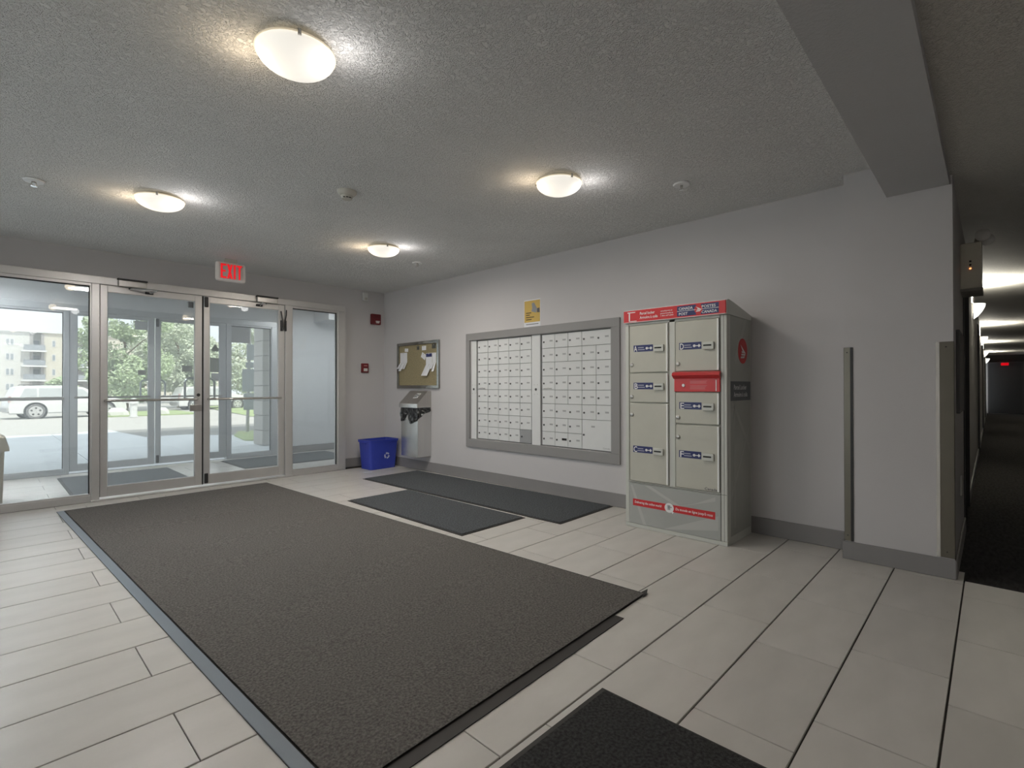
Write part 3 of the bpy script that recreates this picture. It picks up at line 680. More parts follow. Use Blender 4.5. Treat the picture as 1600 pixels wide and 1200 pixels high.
# --- mailbox wall
o = thing('mailbox_surround', 'grey painted picture-frame trim around the wall mailboxes', 'frame', (XW, 3.52, .39))
for a, b2 in (((2.453, .39), (4.575, .485)), ((2.453, 1.655), (4.575, 1.737)), ((2.453, .485), (2.546, 1.655)), ((4.508, .485), (4.575, 1.655))):
    B((XW-.022, a[0], a[1]), (XW+.0, b2[0], b2[1]), .002).build('trim_board', mailframe_m, o)
XM = XW+.022
mdoor_cache = {}
def mail_module(label, ycols, ypost, ybody, layout):
    o = thing('mailbox_cabinet', label, 'mailbox', (XM, sum(ybody)/2, .49), 0, 'apartment mailbox cabinets')
    B((XM+.004, ybody[0], .488), (XM+.09, ybody[1], 1.652)).build('cabinet_body', mailgap_m, o)
    B((XM-.016, ypost[0], .488), (XM+.004, ypost[1], 1.652), .002).build('side_post', mail_m, o)
    yc = sum(ypost)/2; zc = 1.075
    lk = MB().lathe((XM-.016, yc, zc), [(.014, 0), (.013, -.005), (.001, -.006)], 12, 'x').build('post_lock', lock_m, o, True)
    for dy in (-.022, .022):
        for dz in (-.05, .05): MB().lathe((XM-.016, yc+dy, zc+dz), [(.004, 0), (.003, -.0015), (.001, -.002)], 6, 'x').build('rivet', plate_m, o)
    z0, dz = .497, .1435
    for (r, c, cs, rs, style) in layout:          # row from top, first column, spans
        ya_ = ycols[c]; yb_ = ycols[c+cs]           # ycols run left to right = decreasing y
        zt_ = z0+dz*(8-r); zb_ = zt_-dz*rs
        w_ = ya_-yb_; g = .002
        key = (round(w_, 3), rs, style)
        mt = mail_d if style == 'grey' else mail_m
        if key not in mdoor_cache:
            mdoor_cache[key] = B((-.010, -w_/2+g, -dz*rs/2+g), (.004, w_/2-g, dz*rs/2-g), .0015).build('mailbox_door', mt, o, local=True).data
            d = [q for q in o.children if q.data == mdoor_cache[key]][0]
        else:
            d = bpy.data.objects.new('mailbox_door', mdoor_cache[key]); C.objects.link(d); d.parent = o
        ctr = Vector((XM, (ya_+yb_)/2, (zt_+zb_)/2)); d.location = ctr-o.location
        if style == 'grey': d['label'] = 'darker grey mailbox door'
        def bit(kind, yo, zo):
            if kind not in mdoor_cache:
                if kind == 'lock': q = MB().lathe((0, 0, 0), [(.010, 0), (.0095, -.004), (.001, -.005)], 12, 'x').build('lock', lock_m, None, True)
                elif kind == 'plate': q = B((-.0012, -.020, -.008), (0, .020, .008)).build('number_plate', plate_m)
                else: q = B((-.0015, -.030, -.011), (0, .030, .011)).build('number_plate', gap_m)
                mdoor_cache[kind] = q.data
            else:
                q = bpy.data.objects.new('lock' if kind == 'lock' else 'number_plate', mdoor_cache[kind]); C.objects.link(q)
            q.parent = d; q.location = (-.010, yo, zo)
        n = cs if rs == 1 else 1
        if rs == 2:
            bit('lock', w_/2-.022, -.005); bit('plate', w_/2-.13, dz*.55)
        else:
            cw_ = w_/n
            for k in range(n):
                bit('lock', w_/2-k*cw_-.026, -.006)
                if style != 'grey': bit('black' if style == 'black' else 'plate', w_/2-k*cw_-cw_*.72, .004)
    return o
lay = [(r, c, 1, 1, 'grey' if (r, c) == (7, 4) else '') for r in range(8) for c in range(5)]
m1 = mail_module('cabinet of white mailboxes in five even columns, nearer the corner', [4.398, 4.225, 4.052, 3.888, 3.719, 3.552], (4.416, 4.506), (3.545, 4.506), lay)
lay = []
for r in range(8):
    for c in range(5):
        if r == 0 and c in (3, 4):
            if c == 3: lay.append((r, c, 2, 1, ''))
        elif r in (2, 5) and c in (1, 2):
            if c == 1: lay.append((r, c, 2, 1, ''))
        elif r >= 6 and c >= 3:
            if r == 6 and c == 3: lay.append((r, c, 2, 2, ''))
        else: lay.append((r, c, 1, 1, 'black' if (r, c) == (7, 1) else ''))
m2_ = mail_module('cabinet of white mailboxes with some double-width doors, nearer the parcel locker', [3.405, 3.234, 3.066, 2.896, 2.729, 2.562], (3.425, 3.543), (2.548, 3.543), lay)
lettering('Canada', (XM-.0105, 2.655, .515), (0, -1, 0), (0, 0, 1), .02, plate_m, m2_, width=.075)
for mo, yy in ((m1, 4.32), (m2_, 3.325)):
    MB().tube([(XM-.014, yy+.055, 1.085), (XM-.014, yy-.01, 1.09), (XM-.014, yy-.05, 1.083)], .004, 6).build('pull_rod', steel_m, mo, True)

# --- yellow notice over the mailboxes
o = thing('notice', 'yellow printed notice taped to the wall above the mailboxes', 'notice', (XW, 3.53, 1.74))
B((XW-.0022, 3.412, 1.742), (XW, 3.644, 2.03)).build('sheet', paper_m, o)
B((XW-.0030, 3.418, 1.79), (XW-.0022, 3.638, 2.02)).build('yellow_panel', yellow_m, o)
b = MB()
for k, (ln, zz) in enumerate(((.075, 1.885), (.055, 1.862), (.115, 1.838), (.08, 1.814))): b.box((XW-.0036, 3.615-ln, zz), (XW-.0030, 3.615, zz+.010))
b.build('print_line', mat('dark brown print', (.10, .06, .01), .6), o)
B((XW-.0028, 3.44, 1.765), (XW-.0022, 3.615, 1.772)).build('print_line', ink_m, o)
MB().prism([(XW-.003, 3.535, 1.99), (XW-.003, 3.50, 1.995), (XW-.003, 3.455, 1.925), (XW-.003, 3.47, 1.885), (XW-.003, 3.54, 1.905), (XW-.003, 3.525, 1.94)], (-.0006, 0, 0)).build('grey_picture', paper_d, o)
MB().prism([(XW-.0037, 3.455, 1.93), (XW-.0037, 3.425, 1.935), (XW-.0037, 3.42, 1.885), (XW-.0037, 3.46, 1.888)], (-.0006, 0, 0)).build('dark_picture', ink_m, o)

# --- parcel locker
XL = 3.525; YA, YB_ = 1.318, 2.114; YSB = XW-.016
o = thing('parcel_locker', 'grey steel parcel locker with red header and lettered doors against the wall', 'locker', (3.75, 1.716, 0))
b = MB(); b.box((XL+.012, YA+.004, .012), (YSB, YB_, 1.602)); b.build('carcass', lk_m, o)
f = MB()
f.box((XL, YB_-.032, .03), (XL+.02, YB_, 1.602), .003); f.box((XL, 1.695, .36), (XL+.02, 1.742, 1.602), .003)
f.box((XL, YA, .03), (XL+.02, YA+.046, 1.602), .006); f.box((XL, YA+.046, 1.583), (XL+.02, YB_-.032, 1.602), .002); f.box((XL, YA+.046, .348), (XL+.02, YB_-.032, .360), .002)
f.box((XL, YA, .0), (XL+.02, YB_, .03), .003)
f.build('face_frame', lk_f, o)
gl = MB(); gl.box((XL-.0008, 1.3615, .03), (XL, 1.3655, 1.60)); gl.box((XL-.0008, 1.3385, .03), (XL, 1.341, 1.60)); gl.box((XL-.0008, YA+.005, .352), (XL, YB_-.03, .355)); gl.build('seam', mat('locker seam', (.10, .10, .09), .6), o)
sf_ = MB(); sf_.box((XL+.02, YA, .0), (YSB, YA+.004, .03)); sf_.box((XL+.02, YA, .03), (XL+.06, YA+.004, 1.602)); sf_.box((YSB-.012, YA, .03), (YSB, YA+.004, 1.602)); sf_.box((XL+.06, YA, .03), (YSB-.012, YA+.004, .055)); sf_.build('side_frame', lk_f, o)
B((XL+.06, YA+.0005, .055), (YSB-.012, YA+.004, 1.60)).build('side_panel', lk_s, o)
ry = MB()
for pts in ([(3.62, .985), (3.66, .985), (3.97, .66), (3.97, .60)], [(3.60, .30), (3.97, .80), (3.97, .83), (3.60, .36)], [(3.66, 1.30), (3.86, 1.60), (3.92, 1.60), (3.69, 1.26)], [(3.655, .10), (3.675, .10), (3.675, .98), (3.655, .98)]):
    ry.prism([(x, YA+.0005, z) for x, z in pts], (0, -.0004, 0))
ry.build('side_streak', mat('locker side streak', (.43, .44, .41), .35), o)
# cap with sloping top
MB().prism([(XL-.014, YA-.006, 1.603), (XL-.014, YA-.006, 1.700), (XL+.02, YA-.006, 1.708), (XL+.12, YA-.006, 1.695), (YSB, YA-.006, 1.635), (YSB+.001, YA-.006, 1.598), (XL+.03, YA-.006, 1.603)], (0, YB_-YA+.010, 0)).build('roof_cap', lk_f, o)
xh = XL-.014
hd = B((xh-.008, YA-.002, 1.604), (xh, YB_+.002, 1.702), .003).build('header_sign', lred_m, o)
xr = xh-.0085
rt, upv = (0, -1, 0), (0, 0, 1)
ed = MB(); ed.box((xh-.0086, YA, 1.698), (xh-.0080, YB_, 1.7015)); ed.box((xh-.0086, YA, 1.6045), (xh-.0080, YB_, 1.608)); ed.build('edge_line', lwhite_m, hd)
B((xr-.0004, 1.526, 1.616), (xr, 1.668, 1.690)).build('blue_field', lblue_m, hd); B((xr-.0004, 1.364, 1.616), (xr, 1.490, 1.690)).build('blue_field', lblue_m, hd)
ln_ = MB(); ln_.box((xr-.0008, 1.526, 1.6515), (xr-.0004, 1.668, 1.6545)); ln_.box((xr-.0008, 1.364, 1.6515), (xr-.0004, 1.490, 1.6545)); ln_.build('rule', lwhite_m, hd)
xt = xr-.0004
lettering('CANADA', (xt, 1.655, 1.661), rt, upv, .027, lwhite_m, hd, width=.105); lettering('POST', (xt, 1.655, 1.623), rt, upv, .027, lwhite_m, hd, width=.066)
lettering('POSTES', (xt, 1.485, 1.661), rt, upv, .027, lwhite_m, hd, width=.098); lettering('CANADA', (xt, 1.485, 1.623), rt, upv, .027, lwhite_m, hd, width=.108)
lettering('Parcel locker', (xr, 1.972, 1.660), rt, upv, .029, lwhite_m, hd, width=.125); lettering('Armoire à colis', (xr, 1.972, 1.628), rt, upv, .029, lwhite_m, hd, width=.150)
lettering('canadapost.ca', (xr, 1.80, 1.666), rt, upv, .013, lwhite_m, hd, width=.095); lettering('postescanada.ca', (xr, 1.80, 1.648), rt, upv, .013, lwhite_m, hd, width=.10); lettering('1 866 607-6301', (xr, 1.80, 1.630), rt, upv, .013, lwhite_m, hd, width=.10)
ic = MB(); ic.box((xr-.0006, 2.058, 1.613), (xr, 2.068, 1.685)); ic.box((xr-.0006, 2.012, 1.680), (xr, 2.08, 1.687)); ic.box((xr-.0006, 2.0, 1.612), (xr, 2.068, 1.617)); ic.build('white_bracket', lwhite_m, hd)
def wing(cy, cz, s, parent, mt, plane):
    b = MB()
    polys = [[(-.55, .55), (.62, -.05), (.3, .0), (.0, .03)], [(-.3, .06), (.55, -.02), (.62, -.1), (-.25, -.07)], [(-.35, -.15), (.6, -.12), (.5, -.26), (-.35, -.27)], [(-.45, -.36), (.45, -.30), (.3, -.46), (-.5, -.50)]]
    for pl_ in polys: b.prism([plane(cy, cz, p, q, s) for p, q in pl_], (-.0005, 0, 0) if plane is pf else (0, -.0005, 0))
    b.build('wing_emblem', mt, parent)
pf = lambda cy, cz, p, q, s: (xr-.0012, cy-p*s, cz+q*s)
wing(1.508, 1.655, .036, hd, lwhite_m, pf)
MB().lathe((xr, 1.508, 1.654), [(.030, 0), (.030, -.0008)], 24, 'x').build('red_roundel', lred_m, hd)
ps = lambda cx, cz, p, q, s: (cx+p*s*.9, YA-.0018, cz+q*s)
sp = MB().lathe((3.825, YA+.0005, 1.362), [(.092, 0), (.092, -.002)], 32, 'y').build('side_roundel', lred_m, o)
wing(3.825, 1.355, .095, sp, lwhite_m, ps)
sg = B((XL+.065, YA-.0008, 1.002), (YSB-.012, YA+.0005, 1.140)).build('side_plate', lgrey_m, o)
lettering('Parcel Locker', (3.645, YA-.0010, 1.082), (1, 0, 0), upv, .048, mat('side print', (.75, .75, .75), .5), sg, width=.25); lettering('Armoire à colis', (3.645, YA-.0010, 1.030), (1, 0, 0), upv, .048, MATS['side print'], sg, width=.27)
# doors
def locker_door(ya_, yb_, za_, zb_, letter, zl, lock, yl):
    d = B((XL-.006, yb_+.004, za_+.003), (XL+.012, ya_-.003, zb_-.003), .003).build('locker_door', lk_m, o)
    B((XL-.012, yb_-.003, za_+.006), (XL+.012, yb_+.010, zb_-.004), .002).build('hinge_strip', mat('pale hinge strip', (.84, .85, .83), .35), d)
    xx = XL-.006
    lb_ = B((xx-.001, yl-.166, zl), (xx, yl, zl+.051)).build('label_plate', lblue_m, d)
    lettering(letter, (xx-.001, yl-.004, zl+.003), rt, upv, .062, lwhite_m, d, width=.029)
    q = MB()
    for k, l_ in enumerate((.050, .058)): q.box((xx-.0015, yl-.038-l_, zl+.028-k*.016), (xx-.001, yl-.038, zl+.035-k*.016))
    q.build('small_print', lpale_m, d)
    q = MB(); yk = yl-.118
    q.lathe((xx-.0012, yk+.004, zl+.024), [(.010, 0), (.010, -.0006)], 12, 'x'); q.box((xx-.0018, yk-.024, zl+.021), (xx-.0012, yk, zl+.027))
    q.prism([(xx-.0012, yk-.020, zl+.024), (xx-.0012, yk-.031, zl+.037), (xx-.0012, yk-.042, zl+.024), (xx-.0012, yk-.031, zl+.011)], (-.0006, 0, 0)); q.build('key_symbol', lwhite_m, d)
    bx = B((xx-.016, yl-.258, zl-.006), (xx, yl-.178, zl+.046), .004).build('card_slot', lk_f, d)
    B((xx-.0165, yl-.243, zl+.017), (xx-.0155, yl-.185, zl+.028)).build('slot_opening', gap_m, bx)
    MB().lathe((xx, ya_-.022, lock), [(.016, 0), (.015, -.008), (.008, -.011), (.001, -.011)], 14, 'x').build('door_lock', steel_m, d, True)
locker_door(2.074, 1.752, 1.211, 1.583, 'A', 1.375, 1.274, 2.036)
locker_door(2.074, 1.752, .979, 1.209, 'B', 1.083, 1.025, 2.036)
locker_door(2.074, 1.752, .362, .977, 'C', .590, .884, 2.042)
locker_door(1.692, 1.373, 1.213, 1.583, 'D', 1.372, 1.270, 1.660)
locker_door(1.692, 1.373, .832, 1.062, 'E', .939, .877, 1.661)
locker_door(1.692, 1.373, .362, .828, 'F', .586, .734, 1.664)
lettering('Canada', (XL-.0062, 1.475, .373), rt, upv, .026, ink_m, o, width=.088)
# red posting slot
d = thing('x', '', ''); bpy.data.objects.remove(d)
d = B((XL-.012, 1.362, 1.066), (XL+.012, 1.698, 1.210), .004).build('posting_slot_door', lred_m, o)
MB().prism([(XL-.012, 1.358, 1.160), (XL-.040, 1.358, 1.185), (XL-.036, 1.358, 1.203), (XL-.010, 1.358, 1.212)], (0, .345, 0)).build('hood', lred_m, d)
MB().lathe((XL-.012, 1.625, 1.112), [(.012, 0), (.011, -.006), (.001, -.007)], 12, 'x').build('slot_lock', steel_m, d, True)
q = MB()
for zz, l_ in ((1.141, .126), (1.133, .118), (1.125, .122), (1.108, .126), (1.100, .118), (1.092, .110), (1.084, .112)): q.box((XL-.0128, 1.577-l_, zz), (XL-.012, 1.577, zz+.003))
q.build('small_print', mat('pale red print', (.65, .25, .25), .5), d)
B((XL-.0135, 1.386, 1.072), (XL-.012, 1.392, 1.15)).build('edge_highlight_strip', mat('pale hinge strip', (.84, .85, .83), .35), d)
# base panel
bp_ = B((XL-.002, YA+.046, .032), (XL+.012, YB_-.034, .346), .002).build('base_panel', lk_p, o)
ry = MB()
for pts in ([(2.05, .33), (1.93, .03), (1.96, .03), (2.07, .33)], [(1.95, .14), (1.40, .30), (1.40, .33), (1.55, .26)], [(1.80, .03), (1.38, .20), (1.38, .10)], [(1.95, .34), (1.65, .20), (1.60, .20), (1.90, .34)]):
    ry.prism([(XL-.0022, y, z) for y, z in pts], (-.0003, 0, 0))
ry.build('panel_streak', lk_ray, bp_)
bn = B((XL-.0035, 1.402, .172), (XL-.0025, 2.047, .225)).build('red_banner', lred_m, bp_)
lettering('Delivering the online world', (XL-.0036, 2.032, .193), rt, upv, .026, lwhite_m, bn, width=.225, shear=.1); lettering('Du monde en ligne jusqu\'à vous', (XL-.0036, 1.695, .191), rt, upv, .026, lwhite_m, bn, width=.275, shear=.1)
MB().lathe((XL-.0036, 1.744, .199), [(.036, 0), (.036, -.001)], 28, 'x').build('white_roundel', lwhite_m, bn)
q = MB(); q.box((XL-.0052, 1.735, .184), (XL-.0047, 1.757, .190)); q.box((XL-.0052, 1.735, .192), (XL-.0047, 1.757, .218)); q.box((XL-.0052, 1.725, .200), (XL-.0047, 1.733, .210)); q.build('parcel_icon', paper_d, bn)
q = MB(); q.prism([(XL-.0047, 1.728, .182), (XL-.0047, 1.706, .172), (XL-.0047, 1.712, .166), (XL-.0047, 1.716, .158), (XL-.0047, 1.722, .164)], (-.0006, 0, 0)); q.build('pointer_icon', lwhite_m, bn)

guard_m = mat('guard steel', (.21, .195, .16), .32, .75, var=.05, vscale=6)
# --- corner guards on the column
o = thing('corner_guard', 'stainless corner guard on the column edge beside the parcel locker', 'corner guard', (3.82, .687, .12), 0, 'column corner guards')
g = MB(); g.box((3.817, .640, .115), (3.82, .690, 1.352), .001); g.box((3.817, .687, .115), (3.862, .690, 1.352), .001); g.build('guard_angle', guard_m, o)
B((3.8145, .640, .115), (3.817, .655, 1.352)).build('edge_reflection', dark_m, o)  # dark stripe paints the reflection on the bent edge
q = MB()
for zz in (.15, 1.32): q.lathe((3.8170, .672, zz), [(.004, 0), (.003, -.0015), (.001, -.002)], 8, 'x')
q.build('screw', dark_m, o)
o = thing('corner_guard', 'stainless corner guard on the column edge by the corridor', 'corner guard', (3.82, .158, .12), 0, 'column corner guards')
g = MB(); g.box((3.817, .155, .117), (3.82, .236, 1.360), .001); g.box((3.817, .155, .117), (3.865, .158, 1.360), .001); g.build('guard_angle', guard_m, o)
B((3.8145, .219, .117), (3.817, .236, 1.36)).build('edge_reflection', mat('pale edge highlight', (.85, .83, .78), .25, .6), o)  # pale stripe paints the highlight along the bent edge
q = MB()
for zz in (.15, 1.33): q.lathe((3.8170, .19, zz), [(.004, 0), (.003, -.0015), (.001, -.002)], 8, 'x')
q.build('screw', dark_m, o)

# --- corridor devices
o = thing('emergency_light', 'off-white twin-head emergency light box on the corridor wall', 'emergency light', (4.9, .158, 1.77))
B((4.75, .045, 1.785), (5.05, .158, 2.105), .006).build('battery_box', mat('emergency box', (.78, .75, .64), .45), o); B((4.74, .040, 1.765), (5.06, .158, 1.785), .004).build('bottom_cover', mat('box skirt', (.30, .29, .26), .5), o)
for xx, yy in ((4.80, .03), (4.97, .01)):
    hd_ = MB().tube([(xx, .075, 2.10), (xx, .07, 2.135), (xx-.01, yy+.015, 2.15)], .014, 8).build('lamp_head', white2_m, o, True)
    MB().lathe((xx-.012, yy+.01, 2.152), [(.012, .035), (.034, .012), (.042, -.012), (.034, -.018), (.001, -.020)], 18, 'x').build('lamp_lens', mat('clear lamp lens', (.82, .82, .80), .08, spec=1), hd_, True)
q = MB()
for zz in (1.975, 1.95): q.lathe((4.75, .105, zz), [(.007, 0), (.006, -.003), (.001, -.003)], 8, 'x')
q.build('test_button', gap_m, o)
MB().lathe((4.75, .105, 1.925), [(.006, 0), (.005, -.004), (.001, -.005)], 8, 'x').build('indicator', mat('amber led', (.8, .2, .05), .4, emit=(1, .3, .1), estr=2), o)
o = thing('wall_panel', 'flat grey panel on the column side in the corridor', 'panel', (4.4, .158, 1.19))
B((4.10, .140, .935), (4.70, .158, 1.45), .003).build('panel_face', mat('grey panel', (.105, .105, .11), .5), o)
B((4.72, .146, .935), (4.74, .158, 1.45), .002).build('panel_rail', steel_m, o)
o = thing('power_outlet', 'white wall outlet plate low on the corridor wall', 'outlet', (4.6, .158, .42))
B((4.565, .150, .36), (4.64, .158, .49), .002).build('cover_plate', white_m, o); q = B((4.59, .1485, .385), (4.615, .150, .415)); q.box((4.59, .1485, .435), (4.615, .150, .465)); q.build('socket', white2_m, o)
SC = [(8.1, 'corridor wall sconce nearest the camera, glowing half bowl'), (13.6, 'second glowing wall sconce down the corridor'), (19.1, 'third glowing wall sconce down the corridor'), (24.6, 'farthest glowing wall sconce, by the corridor end')]
bowl_m = mat('sconce glass', (.8, .8, .76), .3, emit=(1, .97, .88), estr=1.3)
for x, lab in SC:
    z = 2.03
    o = thing('wall_sconce', lab, 'wall light', (x, .165, z), 0, 'corridor wall sconces')
    B((x-.05, .153, z-.06), (x+.05, .165, z+.06), .003).build('back_plate', white2_m, o)
    b = MB(); vs = []; n = 12
    prof = [(.005, -.13), (.04, -.10), (.075, -.05), (.098, .0), (.105, .04)]
    for r_, h_ in prof:
        for k in range(n+1):
            a = PI+PI*k/n; vs.append((x+r_*1.25*math.cos(a), .152+r_*math.sin(a), z+h_))
    fs = [(i*(n+1)+k, i*(n+1)+k+1, (i+1)*(n+1)+k+1, (i+1)*(n+1)+k) for i in range(len(prof)-1) for k in range(n)]
    b.add(vs, fs).build('half_bowl', bowl_m, o, True)
    ld = bpy.data.lights.new('lamp', 'AREA'); ld.shape = 'DISK'; ld.size = .12; ld.energy = 26; ld.color = (1, .95, .82)
    lo = bpy.data.objects.new('lamp', ld); C.objects.link(lo); lo.parent = o; lo.location = (0, -.07, .05); lo.rotation_euler = (PI, 0, 0)
o = thing('exit_sign', 'tiny red lit exit sign at the far end of the corridor', 'exit sign', (27.4, -.36, 2.315))
B((27.40, -.48, 1.90), (27.45, -.26, 2.0), .01).build('housing', exit_m, o); B((27.41, -.40, 2.02), (27.44, -.34, 2.315)).build('stem', dark_m, o)

# --- notices on the glass
def glass_note(name, x0, x1, z0, z1, y, label, mt, lines=0, cat='notice'):
    o = thing(name, label, cat, ((x0+x1)/2, y, z0))
    B((x0, y-.0015, z0), (x1, y, z1)).build('sheet', mt, o)
    if lines:
        q = MB()
        for k in range(lines):
            zz = z1-(k+1)*(z1-z0)/(lines+1); q.box((x0+(x1-x0)*.12, y-.002, zz-.004), (x1-(x1-x0)*.15*(1+k % 2), y-.0015, zz+.004))
        q.build('print_line', ink_m, o)
ynote = Y2+.029
nt_m = mat('notice grey', (.50, .515, .52), .7); nt_d = mat('notice olive', (.30, .31, .28), .6)
glass_note('notice', 1.418, 1.566, 1.90, 2.022, ynote, 'grey sheet at the top of the outer door behind the first leaf', nt_m)
glass_note('notice', 1.452, 1.548, 1.275, 1.345, ynote, 'small dark sign on the outer door above its pull handle', nt_d, 3)
glass_note('notice', 1.975, 2.105, 1.33, 1.421, ynote, 'olive sign on the second outer door, beside the inner door stile', nt_d, 3)
glass_note('notice', 2.34, 2.462, 1.33, 1.547, ynote, 'dark grey sheet on the second outer door near its stile', nt_d)
glass_note('notice', 2.356, 2.460, 1.20, 1.316, ynote, 'pale grey slip under the dark sheet on the outer door', nt_m)
glass_note('notice', 2.635, 2.902, 1.80, 2.056, Y2+.034, 'large grey sheet at the top of the outer sidelight', nt_m, 0)
o = thing('window_decal', 'grey crest decal on the second outer door above the dark sheet', 'decal', (2.41, ynote, 1.62))
q = MB()
for (cx, cz, r_) in ((2.41, 1.70, .035), (2.385, 1.675, .028), (2.435, 1.675, .028), (2.41, 1.735, .018)): q.lathe((cx, ynote, cz), [(r_, 0), (r_, -.0008)], 10, 'y')
q.box((2.37, ynote-.0008, 1.645), (2.45, ynote, 1.66)); q.build('crest', nt_d, o); B((2.375, ynote-.0008, 1.595), (2.45, ynote, 1.607)).build('print_line', nt_d, o)
# --- beige bin in the vestibule
o = thing('litter_bin', 'beige plastic litter bin with flared lid at the edge of the vestibule', 'bin', (.0, 6.9, 0))
def sq(w, z, r=.03): return [(p[0]+.0, p[1]+6.9, p[2]) for p in ring(w, w, z, r)]
loft([sq(.115, .002), sq(.128, .50)], True, True).build('bin_body', beige_m, o, True)
loft([sq(.160, .50), sq(.160, .53), sq(.135, .63), sq(.09, .665)], True, True).build('bin_lid', beige_m, o, True)

# ================================================================== exterior things
o = thing('stone_pillar', 'pale stacked stone block pillar just outside the entrance', 'pillar', (3.92, 10.3, -.02))
B((3.685, 10.115, -.02), (4.145, 10.545, 3.0)).build('core', mortar_m, o)
z = -.02; k = 0
bd = None
while z < 2.95:
    if bd is None:
        bd = B((-.25, -.235, .006), (.25, .235, .282), .012).build('stone_block', stone_l, o, local=True); q = bd
    else: q = child(bd, o)
    q.location = Vector((3.915+random.uniform(-.004, .004), 10.33+random.uniform(-.004, .004), z))-o.location
    z += .288
can = B((-1.2, Y2+.3, 3.0), (4.4, 10.7, 3.25)).build('roof_canopy', facade_m, kind='structure')
# sign post
o = thing('sign_post', 'street sign post with grey sign backs standing on the grass', 'sign', (4.47, 13.3, 0))
MB().tube([(4.47, 13.3, 0), (4.53, 13.31, 2.9)], .04, 8).build('post', post_m, o)
def pt2(px, py, y):     # a point at distance y seen at this place of the photo
    d = F+R*(px-800)/785.5-U*(py-600)/785.5; t = y/d.y; return Vector((0, 0, 1.105))+d*t
for (a, b2) in (((385.5, 538), (401, 563)), ((384, 566), (401, 575)), ((378.5, 576.5), (401, 611.5)), ((380.5, 615), (399.5, 640))):
    p, q = pt2(*a, 13.24), pt2(*b2, 13.24)
    B((p.x, 13.235, q.z), (q.x, 13.245, p.z), .003).build('sign_plate', sign_m, o)
# boulders, bollard
def boulder(x, y, w_, d_, h_, label, seed):
    random.seed(seed)
    bm = bmesh.new(); bmesh.ops.create_icosphere(bm, subdivisions=2, radius=1)
    for v in bm.verts:
        s_ = 1+random.uniform(-.12, .12); v.co = (v.co.x*w_/2*s_, v.co.y*d_/2*s_, max(-.02, v.co.z)*h_*s_)
    b = MB().add([v.co[:] for v in bm.verts], [[v.index for v in f.verts] for f in bm.faces]); bm.free()
    oo = b.build('boulder', mat('white boulder', (.66, .65, .62), .85), None); oo.location = (x, y, -.34); tag(oo, label, 'rock', 'white landscaping rocks')
boulder(4.65, 32.3, .95, .7, .42, 'pale boulder beside the leafy tree, nearer the parked van', 1)
boulder(6.5, 32.2, .8, .7, .40, 'pale boulder beside the white bollard, under the leafy tree', 2)
o = thing('bollard', 'squat white post with a cap standing by the leafy tree', 'bollard', (5.05, 30.6, -.36))
MB().lathe((5.05, 30.6, -.36), [(.2, 0), (.2, .05), (.15, .06), (.15, .66)], 14).build('post', carwhite_m, o, True); MB().lathe((5.05, 30.6, -.36), [(.21, .66), (.21, .74), (.12, .90), (.02, .94)], 14).build('cap', carwhite_m, o, True)
B((4.62, 30.5, .34), (5.06, 30.72, .5), .05).build('side_arm', carwhite_m, o)

